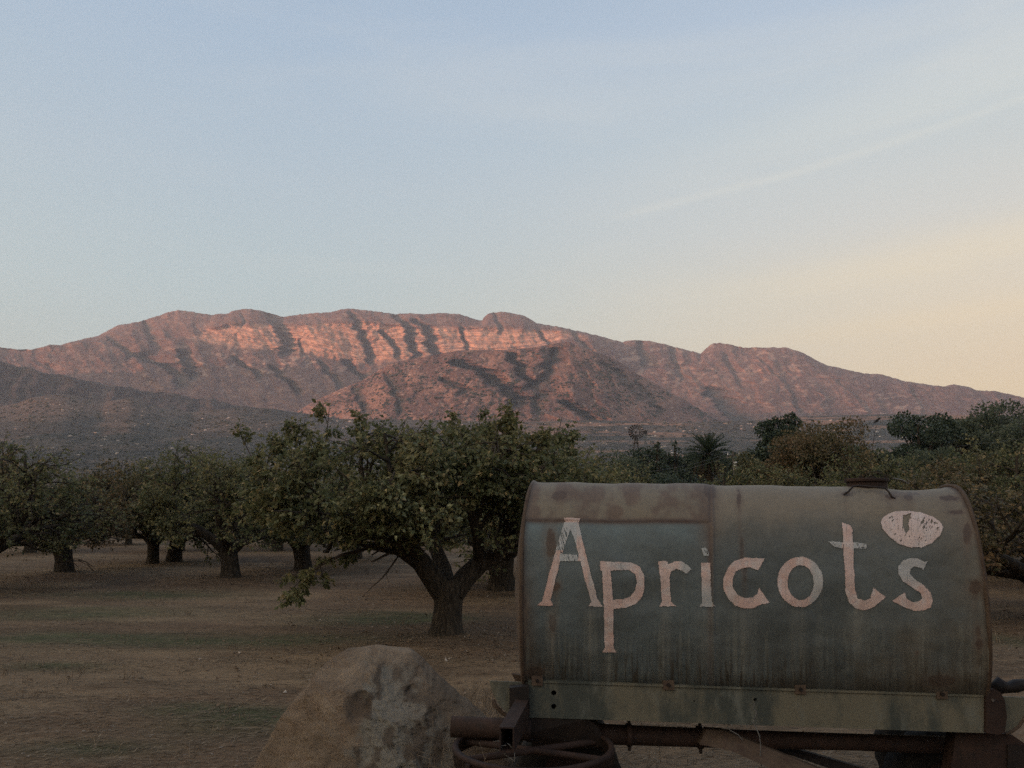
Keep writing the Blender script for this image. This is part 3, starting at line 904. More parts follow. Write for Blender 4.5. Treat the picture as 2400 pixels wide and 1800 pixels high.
# ---- the big apricot tree in the middle
def hero():
    base = TPOS['main']
    k = base.y / F
    def L(px, py, dy=0.0):
        p = P(px, py, base.y + dy)
        return Vector((p.x - base.x, p.y - base.y, p.z))
    trunk = ([L(1046, 1512), L(1046, 1497), L(1047, 1470), L(1050, 1440), L(1052, 1410), L(1052, 1385), L(1050, 1368)], [0.28, 0.235, 0.198, 0.185, 0.185, 0.20, 0.17])
    limbs = [([L(1040, 1400), L(1015, 1365, -0.05), L(985, 1325, -0.12), L(945, 1298, -0.2), L(900, 1275, -0.25), L(868, 1235, -0.3), L(845, 1190, -0.3)], 0.155, 0.075),
             ([L(1065, 1400), L(1090, 1365, 0.05), L(1125, 1330, 0.1), L(1160, 1308, 0.15), L(1190, 1262, 0.15), L(1205, 1215, 0.2), L(1215, 1170, 0.25)], 0.145, 0.07),
             ([L(1050, 1390, 0.05), L(1040, 1340, 0.4), L(1020, 1290, 0.7), L(1010, 1230, 0.95), L(1000, 1180, 1.1)], 0.12, 0.06),
             ([L(985, 1325, -0.12), L(960, 1270, -0.45), L(940, 1220, -0.6), L(925, 1160, -0.7)], 0.09, 0.05),
             ([L(900, 1275, -0.25), L(850, 1250, -0.1), L(790, 1215, 0.1), L(735, 1180, 0.15), L(690, 1150, 0.1)], 0.075, 0.045),
             ([L(1125, 1330, 0.1), L(1120, 1270, -0.2), L(1105, 1210, -0.4), L(1095, 1150, -0.5)], 0.085, 0.045)]
    spec = {'limb_children': 5, 'len': 0.68, 'levels': LEV, 'env': (Vector((-0.42, 0.1, 1.80)), Vector((2.25, 1.8, 0.80)))}

    def extra(rng, thick, thin, leaf):
        leaf['env'] = None
        # drooping branch on the left, a bare twig below it and tall shoots on top
        fine = [(4, 5, 0.6, 0.8, 0.16, -0.05, 5), (3, 4, 0.6, 0.8, 0.2, -0.03, 4), (3, 0, 0, 0, 0.2, -0.02, 3)]
        dr = [L(900, 1275, -0.25), L(850, 1298, -0.3), L(800, 1310, -0.35), L(750, 1335, -0.4), L(715, 1360, -0.4), L(690, 1385, -0.4)]
        thin.tube(dr, [0.03, 0.024, 0.02, 0.014, 0.009, 0.004], 6)
        for p in dr[2:]:
            for _ in range(3):
                grow(rng, p, Vector((rng.uniform(-1, 0.3), rng.uniform(-.5, .5), rng.uniform(-0.7, 0.2))), 0.22, 0.006, 1, fine, thick, thin, leaf)
        tw = [L(935, 1310, -0.2), L(918, 1335, -0.25), L(895, 1365, -0.3), L(872, 1385, -0.3), L(848, 1410, -0.3)]
        thin.tube(tw, [0.013, 0.011, 0.009, 0.006, 0.003], 5)
        thin.tube([tw[1], L(905, 1358, -0.2), L(912, 1375, -0.2)], [0.005, 0.004, 0.002], 4)
        for (a, b, c_) in (((745, 1130), (765, 1010), (772, 945)), ((1180, 1100), (1200, 1010), (1217, 948)), ((640, 1140), (590, 1060), (565, 1015)), ((860, 1100), (862, 1020), (858, 978)), ((1270, 1090), (1310, 1030), (1335, 1000)), ((1100, 1100), (1085, 1010), (1070, 975)), ((700, 1120), (702, 1030), (715, 975)), ((960, 1110), (975, 1050), (990, 1010)), ((1160, 1100), (1130, 1010), (1120, 965)), ((1240, 1090), (1262, 1030), (1275, 985)), ((610, 1150), (625, 1080), (640, 1020)), ((1215, 1080), (1185, 1020), (1165, 975))):
            dy = rng.uniform(-0.6, 0.6)
            p0, p1, p2 = L(a[0], a[1] + 22, dy), L(b[0], b[1] + 22, dy), L(c_[0], c_[1] + 16, dy)
            thin.tube([p0, p0.lerp(p1, .5), p1, p2], [0.016, 0.012, 0.009, 0.003], 5)
            for i in range(8):
                t = rng.uniform(0.1, 0.97)
                p = p0.lerp(p1, t * 2) if t < .5 else p1.lerp(p2, t * 2 - 1)
                grow(rng, p, Vector((rng.uniform(-.8, .8), rng.uniform(-.8, .8), rng.uniform(0.0, 0.8))), 0.19, 0.006, 2, LEV, thick, thin, leaf)
    th, tn, Pn, Dn, sz, nr = orchard_tree_data(7, limbs, trunk, spec, 11, 0.068, extra)
    low = (Pn[:, 2] < 1.20 + 0.12 * nr.normal(size=len(Pn))) & (Pn[:, 0] > -1.15)
    Pn, Dn, sz = Pn[~low], Dn[~low], sz[~low]
    print('hero leaves', len(Pn))
    root = empty('apricot_tree', (base.x, base.y, float(gz(base.x, base.y)) - 0.02), 'large old apricot tree with forked trunk standing between the boulder and the tank', 'tree', 'apricot trees of the orchard')
    link('trunk', th.mesh('hero_trunk'), M['bark'], root)
    link('branches', tn.mesh('hero_branches'), M['twig'], root)
    # the leaves nearest the camera are parts of their own
    dist = Pn[:, 1] + nr.uniform(-0.15, 0.15, len(Pn))
    order = np.argsort(dist)
    nearest = order[:280]
    rest = order[280:]
    link('crown', leaves_mesh('hero_leaves', Pn[rest], Dn[rest], sz[rest], nr), M['leaf'], root, kind='stuff')
    one = leaves_mesh('leaf', np.zeros((1, 3)), np.array([[1.0, 0, 0]]), np.array([1.0]), np.random.default_rng(3))
    one.materials.append(M['leaf_single'])
    for i in nearest:
        lf = link('leaf', one, None, root)
        lf.location = tuple(Pn[i])
        v = Vector(tuple(Dn[i])).normalized()
        lf.rotation_euler = v.to_track_quat('X', 'Z').to_euler()
        s_ = float(sz[i])
        lf.scale = (s_, s_, s_)
    return len(Pn)


def leaf_single():
    m = bpy.data.materials.new('single_apricot_leaf')
    m.use_nodes = True
    t = NT(m.node_tree)
    rnd = t.n('ShaderNodeObjectInfo').outputs['Random']
    c_ = t.ramp(rnd, [(0.0, (0.072, 0.084, 0.040, 1)), (0.35, (0.115, 0.130, 0.060, 1)), (0.7, (0.160, 0.170, 0.082, 1)), (0.9, (0.165, 0.168, 0.08, 1)), (1.0, (0.32, 0.25, 0.12, 1))])
    b_ = t.n('ShaderNodeBsdfPrincipled', inp={'Base Color': c_, 'Roughness': 0.55})
    o_ = t.n('ShaderNodeOutputMaterial')
    t.link(b_.outputs[0], o_.inputs[0])
    return m


M['leaf_single'] = leaf_single()
hero_n = hero()


# ---- other orchard trees: a few different ones, then copies
def orchard_variant(seed, height=2.9, spread=1.0, per=11, lsize=0.09, lev=None, nl=5, dense=5):
    rng = random.Random(seed)
    tr_r = 0.17 * rng.uniform(0.9, 1.15)
    lean = rng.uniform(-0.12, 0.12)
    trunk = ([Vector((0, 0, -0.08)), Vector((0, 0, 0.05)), Vector((lean * .3, 0, 0.3)), Vector((lean, 0.02, 0.62)), Vector((lean * 1.2, 0.0, 0.74))], [tr_r * 1.55, tr_r * 1.2, tr_r, tr_r * 1.08, tr_r * 0.9])
    limbs = []
    a0 = rng.uniform(0, 6.28)
    for i in range(nl):
        a = a0 + i * 6.283 / nl + rng.uniform(-0.3, 0.3)
        dx, dy = math.cos(a), math.sin(a)
        h_ = 1.0 + rng.uniform(-0.18, 0.25)
        p = [Vector((lean, 0, 0.50)), Vector((lean + dx * 0.28, dy * 0.28, 0.80)), Vector((lean + dx * 0.62 * spread, dy * 0.62 * spread, 0.98 * h_)), Vector((lean + dx * 1.0 * spread, dy * 1.0 * spread, 1.2 * h_)), Vector((lean + dx * 1.3 * spread, dy * 1.3 * spread, 1.6 * h_))]
        limbs.append((p, tr_r * 0.68, tr_r * 0.33))
    spec = {'limb_children': dense, 'len': 0.80, 'levels': lev or [(4, 5, 0.74, 1.0, 0.18, 0.0, 6), (3, 5, 0.66, 0.95, 0.2, 0.0, 4), (3, 4, 0.6, 0.9, 0.22, 0.0, 3), (2, 0, 0, 0, 0.2, 0.0, 3)], 'env': (Vector((lean, 0, 1.72)), Vector((2.0, 2.0, 1.12)))}
    th, tn, Pn, Dn, sz, nr = orchard_tree_data(seed, limbs, trunk, spec, per, lsize)
    print('leaves', len(Pn))
    return th.mesh('orchard_trunk'), tn.mesh('orchard_branches'), leaves_mesh('orchard_leaves', Pn, Dn, sz, nr)


VAR = [orchard_variant(21, per=8, lsize=0.076), orchard_variant(22, spread=1.1, per=7, dense=4, lsize=0.076), orchard_variant(23, per=8, nl=4, lsize=0.076), orchard_variant(24, spread=0.95, per=5, lsize=0.072)]
VARB = tuple(m.copy() if i == 2 else m for i, m in enumerate(VAR[1]))     # a browning one
VARB[2].name = 'orchard_leaves_brown'
VAR.append(VARB)
for i, (a_, b_, c_) in enumerate(VAR):
    if len(a_.materials) == 0: a_.materials.append(M['bark'])
    if len(b_.materials) == 0: b_.materials.append(M['twig'])
    c_.materials.append(M['leaf_brown'] if i == 4 else M['leaf'])


def place_tree(k, x, y, label, rz=0.0, scale=(1, 1, 1), group='apricot trees of the orchard', name='apricot_tree'):
    root = empty(name, (x, y, float(gz(x, y)) - 0.02), label, 'tree', group, rz)
    root.scale = scale
    a_, b_, c_ = VAR[k]
    link('trunk', a_, None, root)
    link('branches', b_, None, root)
    link('crown', c_, None, root, kind='stuff')
    return root


def at_px(k):
    return TPOS[k].x, TPOS[k].y


place_tree(4, *at_px('a'), 'browning apricot tree with short thick trunk and dead twig at its foot, near left edge', 0.4, (1.05, 1.05, 1.08))
ta = TPOS['a']
wd_ = Wood()
for (dx1, dz1, dx2, dz2) in ((0.15, 0.30, 0.62, 0.38), (0.30, 0.335, 0.75, 0.24), (0.2, 0.31, 0.55, 0.18), (0.45, 0.36, 0.95, 0.16)):
    wd_.tube([(ta.x + dx1, ta.y - 0.2, dz1), (ta.x + (dx1 + dx2) / 2, ta.y - 0.3, (dz1 + dz2) / 2 + 0.05), (ta.x + dx2, ta.y - 0.35, dz2)], [0.016, 0.011, 0.004], 5)
wd_.tube([(ta.x + 0.75, ta.y - 0.34, 0.26), (ta.x + 0.98, ta.y - 0.36, 0.02)], [0.012, 0.006], 5)
o = link('fallen_branch', wd_.mesh('fallen_branch'), M['twig'])
tag(o, 'dead twiggy branch leaning at the foot of the leftmost short trunk', 'branch')
place_tree(0, *at_px('b'), 'green apricot tree with straight trunk, second trunk from the left edge', 1.9, (0.98, 0.98, 1.02))
place_tree(2, *at_px('c'), 'green apricot tree with a stout forked trunk, next left of the big forked tree', 2.6, (0.98, 0.98, 1.0))
place_tree(1, *at_px('d'), 'green apricot tree whose trunk stands just behind the left crown of the big forked tree', 0.2, (1.1, 1.1, 1.1))
place_tree(2, *at_px('e'), 'apricot tree whose thick trunk stands right beside the left end of the tank', 4.4, (1.25, 1.25, 1.08))
place_tree(1, *at_px('f'), 'distant apricot tree with thin trunk between two nearer trunks on the left', 3.3, (1.1, 1.1, 1.1))
place_tree(3, *at_px('g'), 'half bare apricot tree with long arching twigs cut by the left edge', 0.9, (1.1, 1.1, 1.0))
place_tree(4, *at_px('h'), 'yellowing apricot tree cut by the right edge behind the tank', 2.2, (1.15, 1.15, 0.86))
place_tree(0, *at_px('k'), 'apricot tree with a dark narrow trunk seen under the big tree\'s left limb', 5.2, (1.05, 1.05, 1.0))
place_tree(2, *at_px('m'), 'small far apricot tree showing a pale trunk base left of the dark narrow trunks', 1.2, (1.0, 1.0, 1.0))
place_tree(3, TPOS['a'].x + 0.9, TPOS['a'].y + 4.5, 'tall thin apricot tree with bare brown shoots rising above the left trees', 0.3, (1.15, 1.15, 1.2))
# trees behind the tank
for (px, Y, k, s_, lab) in [(1290, 20, 0, 1.05, 'green apricot tree just behind the top left corner of the tank'), (1370, 23, 1, 1.05, 'green apricot tree behind the tank, in front of the windmill tower'), (1790, 24, 2, 1.05, 'low green apricot tree behind the middle of the tank, right of the palm'),
                            (2075, 22, 1, 1.08, 'green apricot tree behind the tank, right of its hatch'), (2190, 27, 0, (1.05, 1.05, 1.12), 'green orchard tree behind the right part of the tank'), (2330, 21, 2, 1.2, 'yellow green tree behind the top right corner of the tank'), (2440, 17, 4, (1.1, 1.1, 0.98), 'brown tinged tree cut by the right edge above the near one')]:
    x = (px - 1200) / F * Y
    place_tree(k, x, Y, lab, px * 0.7, (s_, s_, s_) if not isinstance(s_, tuple) else s_)
MARKS = [(-40, 'the left edge'), (150, 'the tree with the dead twig'), (357, 'the second trunk from the left'), (540, 'the stout forked trunk'), (711, 'the trunk under the big left crown'), (870, 'the big left limb'), (1047, 'the big forked trunk'), (1290, 'the tank top left corner'), (1488, 'the windmill'), (1660, 'the palm'), (1790, 'the lower olive brown tree'), (1925, 'the tall browning tree'), (2040, 'the tank hatch'), (2150, 'the dark tree with the wire'), (2345, 'the tallest hazy tree')]


def landmark(px):
    d, mx, nm = min((abs(px - m[0]), m[0], m[1]) for m in MARKS)
    if d < 38:
        return 'directly behind ' + nm
    return ('just left of ' if px < mx else 'just right of ') + nm


# the rows further back
rr_ = random.Random(5)
used = [(p.x, p.y) for p in TPOS.values()]
nrow = 0
for row in range(5):
    Y = 31 + row * 6.3
    for c_i in range(-14, 15):
        x = c_i * 6.1 + (row % 2) * 1.1 + rr_.uniform(-0.5, 0.5)
        y = Y + rr_.uniform(-0.5, 0.5)
        if abs(x / y) > 0.78 or any((x - a) ** 2 + (y - b) ** 2 < 16 for a, b in used):
            continue
        if 0.10 < x / y < 0.32:
            continue
        s_ = rr_.uniform(0.82, 1.08)
        k = rr_.choice([0, 1, 2, 4, 1, 4])
        pxx = 1200 + x / y * F
        lab = 'apricot tree in %s far row, %s' % (('first', 'second', 'third', 'fourth', 'fifth')[row], landmark(pxx))
        place_tree(k, x, y, lab, rr_.uniform(0, 6.28), (s_, s_, s_ * 0.97), 'far rows of apricot trees on the left' if x / y < 0.05 else 'far rows of apricot trees behind the tank')
        nrow += 1


# ---- big background trees
def blob_tree(name, px, Y, top_py, wpx, mat, label, seed, n=9000, ls=0.2, shape='round', group=None, ratio=1.0):
    rng = random.Random(seed); nr = np.random.default_rng(seed)
    x = P(px, 1190, Y).x
    H = P(px, top_py, Y).z
    W = wpx / F * Y / 2
    root = empty(name, (x, Y, 0), label, 'tree', group)
    wood, thin = Wood(), Wood()
    wood.tube([Vector((0, 0, -0.1)), Vector((0.1, 0, H * .25)), Vector((0, 0.1, H * .5)), Vector((0.05, 0, H * .85))], [0.035 * H, 0.028 * H, 0.02 * H, 0.006 * H], 10, 0.1)
    Pn = []; Dn = []
    ncl = 46 if shape == 'round' else 38
    cl = []
    for i in range(ncl):
        a = rng.uniform(0, 6.28)
        if shape == 'cone':
            h = rng.uniform(0.12, 1.0)
            r = W * (1.02 - h) ** 0.8 * rng.uniform(0.4, 1.0)
            R = W * 0.36 * (1.15 - h)
        else:
            h = rng.uniform(0.2, 0.97)
            env = math.sin(min(1, max(0.0, (1.12 - h) / 0.6)) * math.pi * 0.5) ** 0.6
            r = W * env * rng.uniform(0.25, 0.9)
            R = W * rng.uniform(0.17, 0.32)
        c_ = Vector((math.cos(a) * r, math.sin(a) * r * ratio, h * H - R * (0.8 if h > 0.8 else 0.3)))
        cl.append((c_, R))
        t0 = Vector((0, 0, max(0.2, h * 0.6) * H))
        thin.tube([t0, t0.lerp(c_, 0.5) + Vector((0, 0, -0.05 * H)), c_], [0.012 * H, 0.008 * H, 0.003 * H], 5)
    tot = sum(R * R for _, R in cl)
    for c_, R in cl:
        m = int(n * R * R / tot)
        v = nr.normal(size=(m, 3)); v /= np.linalg.norm(v, axis=1, keepdims=True)
        rad = R * nr.uniform(0.35, 1.12, (m, 1)) ** 0.7
        sq = np.array([1.0, 1.0, 0.78])
        Pn.append(np.array(tuple(c_)) + v * rad * sq)
        Dn.append(v + nr.normal(size=(m, 3)) * 0.7 + np.array([0, 0, 0.15]))
    Pn = np.concatenate(Pn); Dn = np.concatenate(Dn)
    link('trunk', wood.mesh(name + '_trunk'), M['bark'], root)
    link('branches', thin.mesh(name + '_branches'), M['bark'], root)
    link('crown', leaves_mesh(name + '_leaves', Pn, Dn, ls * nr.uniform(0.6, 1.3, len(Pn)), nr, 'tuft'), mat, root, kind='stuff')
    return root


G2 = 'tall trees on the right beyond the orchard'
blob_tree('dark_tree', 1840, 52, 964, 165, M['leaf_green'], 'dark green tall tree left of the widest brown crown', 61, 14000, 0.19, group=G2)
blob_tree('dark_tree', 2165, 60, 952, 215, M['leaf_green'], 'dark green broad tree with the overhead wire passing across it', 62, 18000, 0.22, group=G2)
blob_tree('browning_tree', 1925, 27, 952, 300, M['leaf_brown'], 'tall browning tree behind the tank hatch, the widest brown crown', 60, 22000, 0.088, group=G2)
blob_tree('browning_tree', 1775, 31, 1052, 170, M['leaf_mix'], 'lower olive brown tree between the palm and the tall browning tree', 59, 9000, 0.11, group=G2)
blob_tree('browning_tree', 2330, 24, 1052, 210, M['leaf_mix'], 'yellow brown tree top above the upper right corner of the tank', 58, 11000, 0.10, group=G2)
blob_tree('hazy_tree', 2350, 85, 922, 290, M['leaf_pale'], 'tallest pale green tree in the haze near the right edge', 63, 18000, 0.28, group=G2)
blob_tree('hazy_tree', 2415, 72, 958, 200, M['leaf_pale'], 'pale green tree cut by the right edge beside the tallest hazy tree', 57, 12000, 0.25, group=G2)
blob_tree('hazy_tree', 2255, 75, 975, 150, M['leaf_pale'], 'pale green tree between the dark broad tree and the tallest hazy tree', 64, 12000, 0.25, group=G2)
blob_tree('leafy_tree', 2040, 44, 1035, 120, M['leaf_pale'], 'olive green tree right of the widest brown crown', 65, 7000, 0.15, group=G2)
blob_tree('leafy_tree', 2200, 40, 1040, 190, M['leaf_pale'], 'broad olive tree below the dark tree with the wire', 66, 10000, 0.14, group=G2)
G3 = 'dark evergreens between the windmill and the palm'
blob_tree('evergreen_tree', 1512, 100, 1044, 170, M['leaf_green'], 'dark evergreen directly behind the windmill tower', 71, 9000, 0.30, group=G3)
blob_tree('evergreen_tree', 1545, 95, 1036, 90, M['leaf_green'], 'narrow dark evergreen, the tallest tip right of the windmill', 72, 6000, 0.28, 'cone', group=G3)
blob_tree('evergreen_tree', 1584, 105, 1034, 170, M['leaf_green'], 'dark conical evergreen next left of the palm', 73, 9000, 0.32, 'cone', group=G3)
blob_tree('evergreen_tree', 1725, 110, 1044, 170, M['leaf_green'], 'dark rounded evergreen directly right of the palm', 74, 9000, 0.32, group=G3)
blob_tree('evergreen_tree', 1780, 95, 1058, 150, M['leaf_green'], 'dark rounded evergreen between the palm and the tall dark tree', 75, 8000, 0.3, group=G3)
blob_tree('evergreen_tree', 1628, 112, 1056, 150, M['leaf_green'], 'dark evergreen whose crown meets the left side of the palm', 79, 8000, 0.32, group=G3)
blob_tree('broad_bush', 1600, 70, 1100, 190, M['leaf_green'], 'low broad dark bush in front of the evergreens, left of the palm', 76, 6000, 0.18)
blob_tree('evergreen_tree', 1462, 90, 1064, 130, M['leaf_pale'], 'olive green tree left of the windmill tower', 77, 4500, 0.24, group=G3)
blob_tree('evergreen_tree', 1415, 80, 1050, 160, M['leaf_pale'], 'olive green tree right of the big apricot crown', 78, 5000, 0.22, group=G3)
G4 = 'far line of trees beyond the orchard on the left'
rl = random.Random(9)
for i in range(14):
    px = -160 + i * 118 + rl.uniform(-20, 20)
    blob_tree('valley_tree', px, rl.uniform(115, 150), rl.uniform(1112, 1135), rl.uniform(90, 150), M[rl.choice(['leaf_green', 'leaf_pale'])], 'hazy tree in the far line, ' + landmark(px), 100 + i, 2600, 0.34, group=G4)


# ---- palm
def palm():
    Y = 100.0
    c0 = P(1660, 1062, Y)
    root = empty('date_palm', (c0.x, Y, 0), 'date palm with a full round crown of arching fronds right of the windmill', 'palm')
    wd = Wood()
    wd.tube([Vector((0, 0, -0.1)), Vector((0, 0, 1)), Vector((0.05, 0, c0.z * .5)), Vector((0, 0, c0.z - 0.6)), Vector((0, 0, c0.z))], [0.55, 0.45, 0.4, 0.5, 0.35], 14, 0.12)
    link('trunk', wd.mesh('palm_trunk'), M['bark'], root)
    rng = random.Random(4)
    meshes = []
    for v in range(4):
        V = []; Fc = []
        Lf = 3.1
        droop = 0.35 + 0.25 * v
        n = 30
        pr = []
        for i in range(n + 1):
            t = i / n
            pr.append(Vector((Lf * t * (1 - 0.12 * droop * t), 0, -Lf * droop * 0.5 * t ** 2.2)))
        for i in range(n):
            a, b = pr[i], pr[i + 1]
            wd_ = 0.045 * (1 - i / n) + 0.01
            k = len(V)
            V += [a + Vector((0, wd_, 0)), a - Vector((0, wd_, 0)), b - Vector((0, wd_, 0)), b + Vector((0, wd_, 0))]
            Fc.append((k, k + 1, k + 2, k + 3))
            if i > 3:
                L_ = 0.50 * math.sin((i / n) ** 0.7 * math.pi * 0.93 + 0.1) + 0.12
                for sgn in (1, -1):
                    k = len(V)
                    tip = a + Vector((L_ * 0.62, sgn * L_ * 0.72, rng.uniform(-0.12, 0.2) + 0.1))
                    V += [a, b, tip]
                    Fc.append((k, k + 1, k + 2))
        me_ = bpy.data.meshes.new('frond')
        me_.from_pydata([tuple(p) for p in V], [], Fc)
        me_.update()
        meshes.append(me_)
    dead = meshes[3].copy(); dead.materials.append(M['palm_dead'])
    for m_ in meshes:
        m_.materials.append(M['palm'])
    for i in range(86):
        t = i / 85
        a = i * 2.39996
        tilt = math.radians(82 - 128 * t ** 0.9 + rng.uniform(-7, 7))
        is_dead = t > 0.83
        m_ = dead if is_dead else meshes[min(3, int(t * 3.6))]
        f = link('frond', m_, None, root)
        f.location = (0, 0, c0.z - 0.35 + 0.35 * (1 - t))
        f.rotation_euler = (rng.uniform(-0.3, 0.3), -tilt, a)
        s_ = rng.uniform(0.88, 1.08) * (0.85 if t < 0.1 else 1)
        f.scale = (s_, s_, s_)
        if is_dead:
            f['label'] = 'brown dead frond hanging below the crown'


palm()


# ------------------------------------------------------------------ bmesh shapes
def bm_obj(name, bm, mat, parent=None, smooth=False, bevel=0.0, **pr):
    if bevel:
        bmesh.ops.bevel(bm, geom=[e for e in bm.edges if len(e.link_faces) == 2 and e.calc_face_angle(0) > 0.5], offset=bevel, segments=2, affect='EDGES', profile=0.6, clamp_overlap=True)
    bmesh.ops.recalc_face_normals(bm, faces=bm.faces)
    me_ = bpy.data.meshes.new(name)
    bm.to_mesh(me_)
    bm.free()
    me_.polygons.foreach_set('use_smooth', [smooth] * len(me_.polygons))
    return link(name, me_, mat, parent, **pr)


def prism_bm(pts, depth, bm=None, dvec=Vector((0, 1, 0))):
    """front polygon of world points, extruded away from the camera"""
    bm = bm or bmesh.new()
    f = [bm.verts.new(p) for p in pts]
    b = [bm.verts.new(Vector(p) + dvec * depth) for p in pts]
    bm.faces.new(f)
    bm.faces.new(list(reversed(b)))
    n = len(pts)
    for i in range(n):
        bm.faces.new((f[i], f[(i + 1) % n], b[(i + 1) % n], b[i]))
    return bm


def cyl_bm(a, b, r, sides=24, bm=None, r2=None):
    bm = bm or bmesh.new()
    a = Vector(a); b = Vector(b)
    d = b - a
    mt = Matrix.Translation((a + b) / 2) @ d.to_track_quat('Z', 'Y').to_matrix().to_4x4()
    bmesh.ops.create_cone(bm, cap_ends=True, cap_tris=False, segments=sides, radius1=r, radius2=r if r2 is None else r2, depth=d.length, matrix=mt)
    return bm


# ------------------------------------------------------------------ windmill
def windmill():
    Y = 110.0
    hubp = P(1490, 1013, Y)
    root = empty('windmill', (hubp.x, Y, 0), 'old farm windmill with many-bladed wheel and tail vane on a lattice tower', 'windmill')
    H = hubp.z
    # tower legs
    tw, bw = 0.12, 1.25
    topz = H - 0.5
    for sx, sy in ((-1, -1), (1, -1), (1, 1), (-1, 1)):
        wd = Wood(); wd.tube([(sx * bw, sy * bw, 0), (sx * tw, sy * tw, topz)], [0.07, 0.05], 5, cap=True)
        link('leg', wd.mesh('tower_leg', False), M['galv'], root)
    zs = [topz * k for k in (0.12, 0.32, 0.5, 0.66, 0.8, 0.92)]
    for i, z in enumerate(zs):
        wd = Wood()
        r = bw + (tw - bw) * z / topz
        cs = [(-r, -r), (r, -r), (r, r), (-r, r)]
        for k in range(4):
            a, b = cs[k], cs[(k + 1) % 4]
            wd.tube([(a[0], a[1], z), (b[0], b[1], z)], [0.03, 0.03], 4)
            if i + 1 < len(zs):
                r2 = bw + (tw - bw) * zs[i + 1] / topz
                b2 = (b[0] / r * r2, b[1] / r * r2)
                wd.tube([(a[0], a[1], z), (b2[0], b2[1], zs[i + 1])], [0.018, 0.018], 4)
        link('tower_brace', wd.mesh('tower_brace', False), M['galv'], root)
    bm = bmesh.new()
    bmesh.ops.create_cube(bm, size=1, matrix=Matrix.Translation((0, 0, H - 1.5)) @ Matrix.Diagonal((0.85, 0.8, 0.05, 1)))
    bm_obj('platform', bm, M['wood'], root)
    wd = Wood(); wd.tube([(0, 0, H - 1.6), (0, 0, H - 0.05)], [0.05, 0.05], 8, cap=True); link('mast', wd.mesh('mast'), M['galv'], root)
    wd = Wood(); wd.tube([(0, -0.35, H), (0, 0.15, H)], [0.12, 0.14], 10, cap=True); link('gearbox', wd.mesh('gearbox'), M['galv'], root)
    # wheel faces the camera, slightly turned
    wheel = empty('wheel', (0, 0, 0), '', '')
    del wheel['label']; del wheel['category']
    wheel.parent = root
    wheel.location = (0, -0.35, H)
    wheel.rotation_euler = (0, 0, math.radians(-12))
    R = 1.06
    bmd = bmesh.new()
    vs = [bmd.verts.new(v) for v in ((0.42, -0.03, -0.05), (0.42, 0.03, 0.05), (R, 0.07, 0.11), (R * 0.8, -0.02, 0.03), (R, -0.08, -0.10))]
    bmd.faces.new((vs[0], vs[1], vs[2], vs[4]))
    bmd.verts.remove(vs[3])
    bm2 = bmesh.ops.solidify(bmd, geom=list(bmd.faces), thickness=0.01)
    meb = bpy.data.meshes.new('blade'); bmd.to_mesh(meb); bmd.free(); meb.materials.append(M['galv'])
    for i in range(18):
        b_ = link('blade', meb, None, wheel)
        b_.rotation_euler = (0, -i * 2 * math.pi / 18, 0)
    for rr2, nm in ((0.5, 'inner_ring'), (0.96, 'outer_ring')):
        wd = Wood()
        wd.tube([(math.cos(a) * rr2, 0.03, math.sin(a) * rr2) for a in np.linspace(0, 2 * math.pi, 37)], [0.014] * 37, 4)
        link(nm, wd.mesh(nm), M['galv'], wheel)
    wd = Wood()
    for i in range(6):
        a = i * math.pi / 3
        wd.tube([(0, 0.05, 0), (math.cos(a) * 1.0, 0.03, math.sin(a) * 1.0)], [0.015, 0.012], 4)
    link('spokes', wd.mesh('spokes'), M['galv'], wheel)
    bm_obj('hub', cyl_bm((0, -0.08, 0), (0, 0.1, 0), 0.09, 12), M['galv'], wheel)
    # tail boom and vane to the right
    tl = Wood(); tl.tube([(0.1, 0.1, H + 0.02), (1.3, 0.55, H + 0.02)], [0.03, 0.02], 5, cap=True)
    link('tail_boom', tl.mesh('tail_boom'), M['galv'], root)
    bm = prism_bm([(1.08, 0.45, H - 0.16), (1.72, 0.72, H - 0.30), (1.72, 0.72, H + 0.36), (1.08, 0.45, H + 0.2)], 0.02)
    bm_obj('tail_vane', bm, M['galv'], root)


windmill()

# utility pole and the overhead wires, a bird
PY = 92.0
pp = P(1718, 1058, PY)
pole = empty('utility_pole', (pp.x, PY, 0), 'slim utility pole with white insulators right of the palm', 'utility pole')
wd = Wood(); wd.tube([(0, 0, 0), (0, 0, pp.z)], [0.14, 0.1], 8, cap=True); link('post', wd.mesh('pole_post'), M['wood'], pole)
bm = bmesh.new(); bmesh.ops.create_cube(bm, size=1, matrix=Matrix.Translation((0, -0.14, pp.z - 0.5)) @ Matrix.Diagonal((1.5, 0.09, 0.11, 1))); bm_obj('crossarm', bm, M['wood'], pole)
for xx in (-0.65, 0.65):
    bm_obj('insulator', cyl_bm((xx, -0.14, pp.z - 0.44), (xx, -0.14, pp.z - 0.2), 0.07, 8), M['white'], pole)
bm_obj('transformer', cyl_bm((0.1, -0.35, pp.z - 2.2), (0.1, -0.35, pp.z - 1.2), 0.2, 14), M['white'], pole)


def wire(a, b, sag, label, r=0.012):
    wd = Wood()
    pts = []
    for i in range(25):
        t = i / 24
        p = Vector(a).lerp(Vector(b), t)
        p.z -= sag * 4 * t * (1 - t)
        pts.append(p)
    wd.tube(pts, [r] * 25, 4)
    o = link('overhead_wire', wd.mesh('overhead_wire'), M['wire'])
    tag(o, label, 'wire', 'overhead wires')


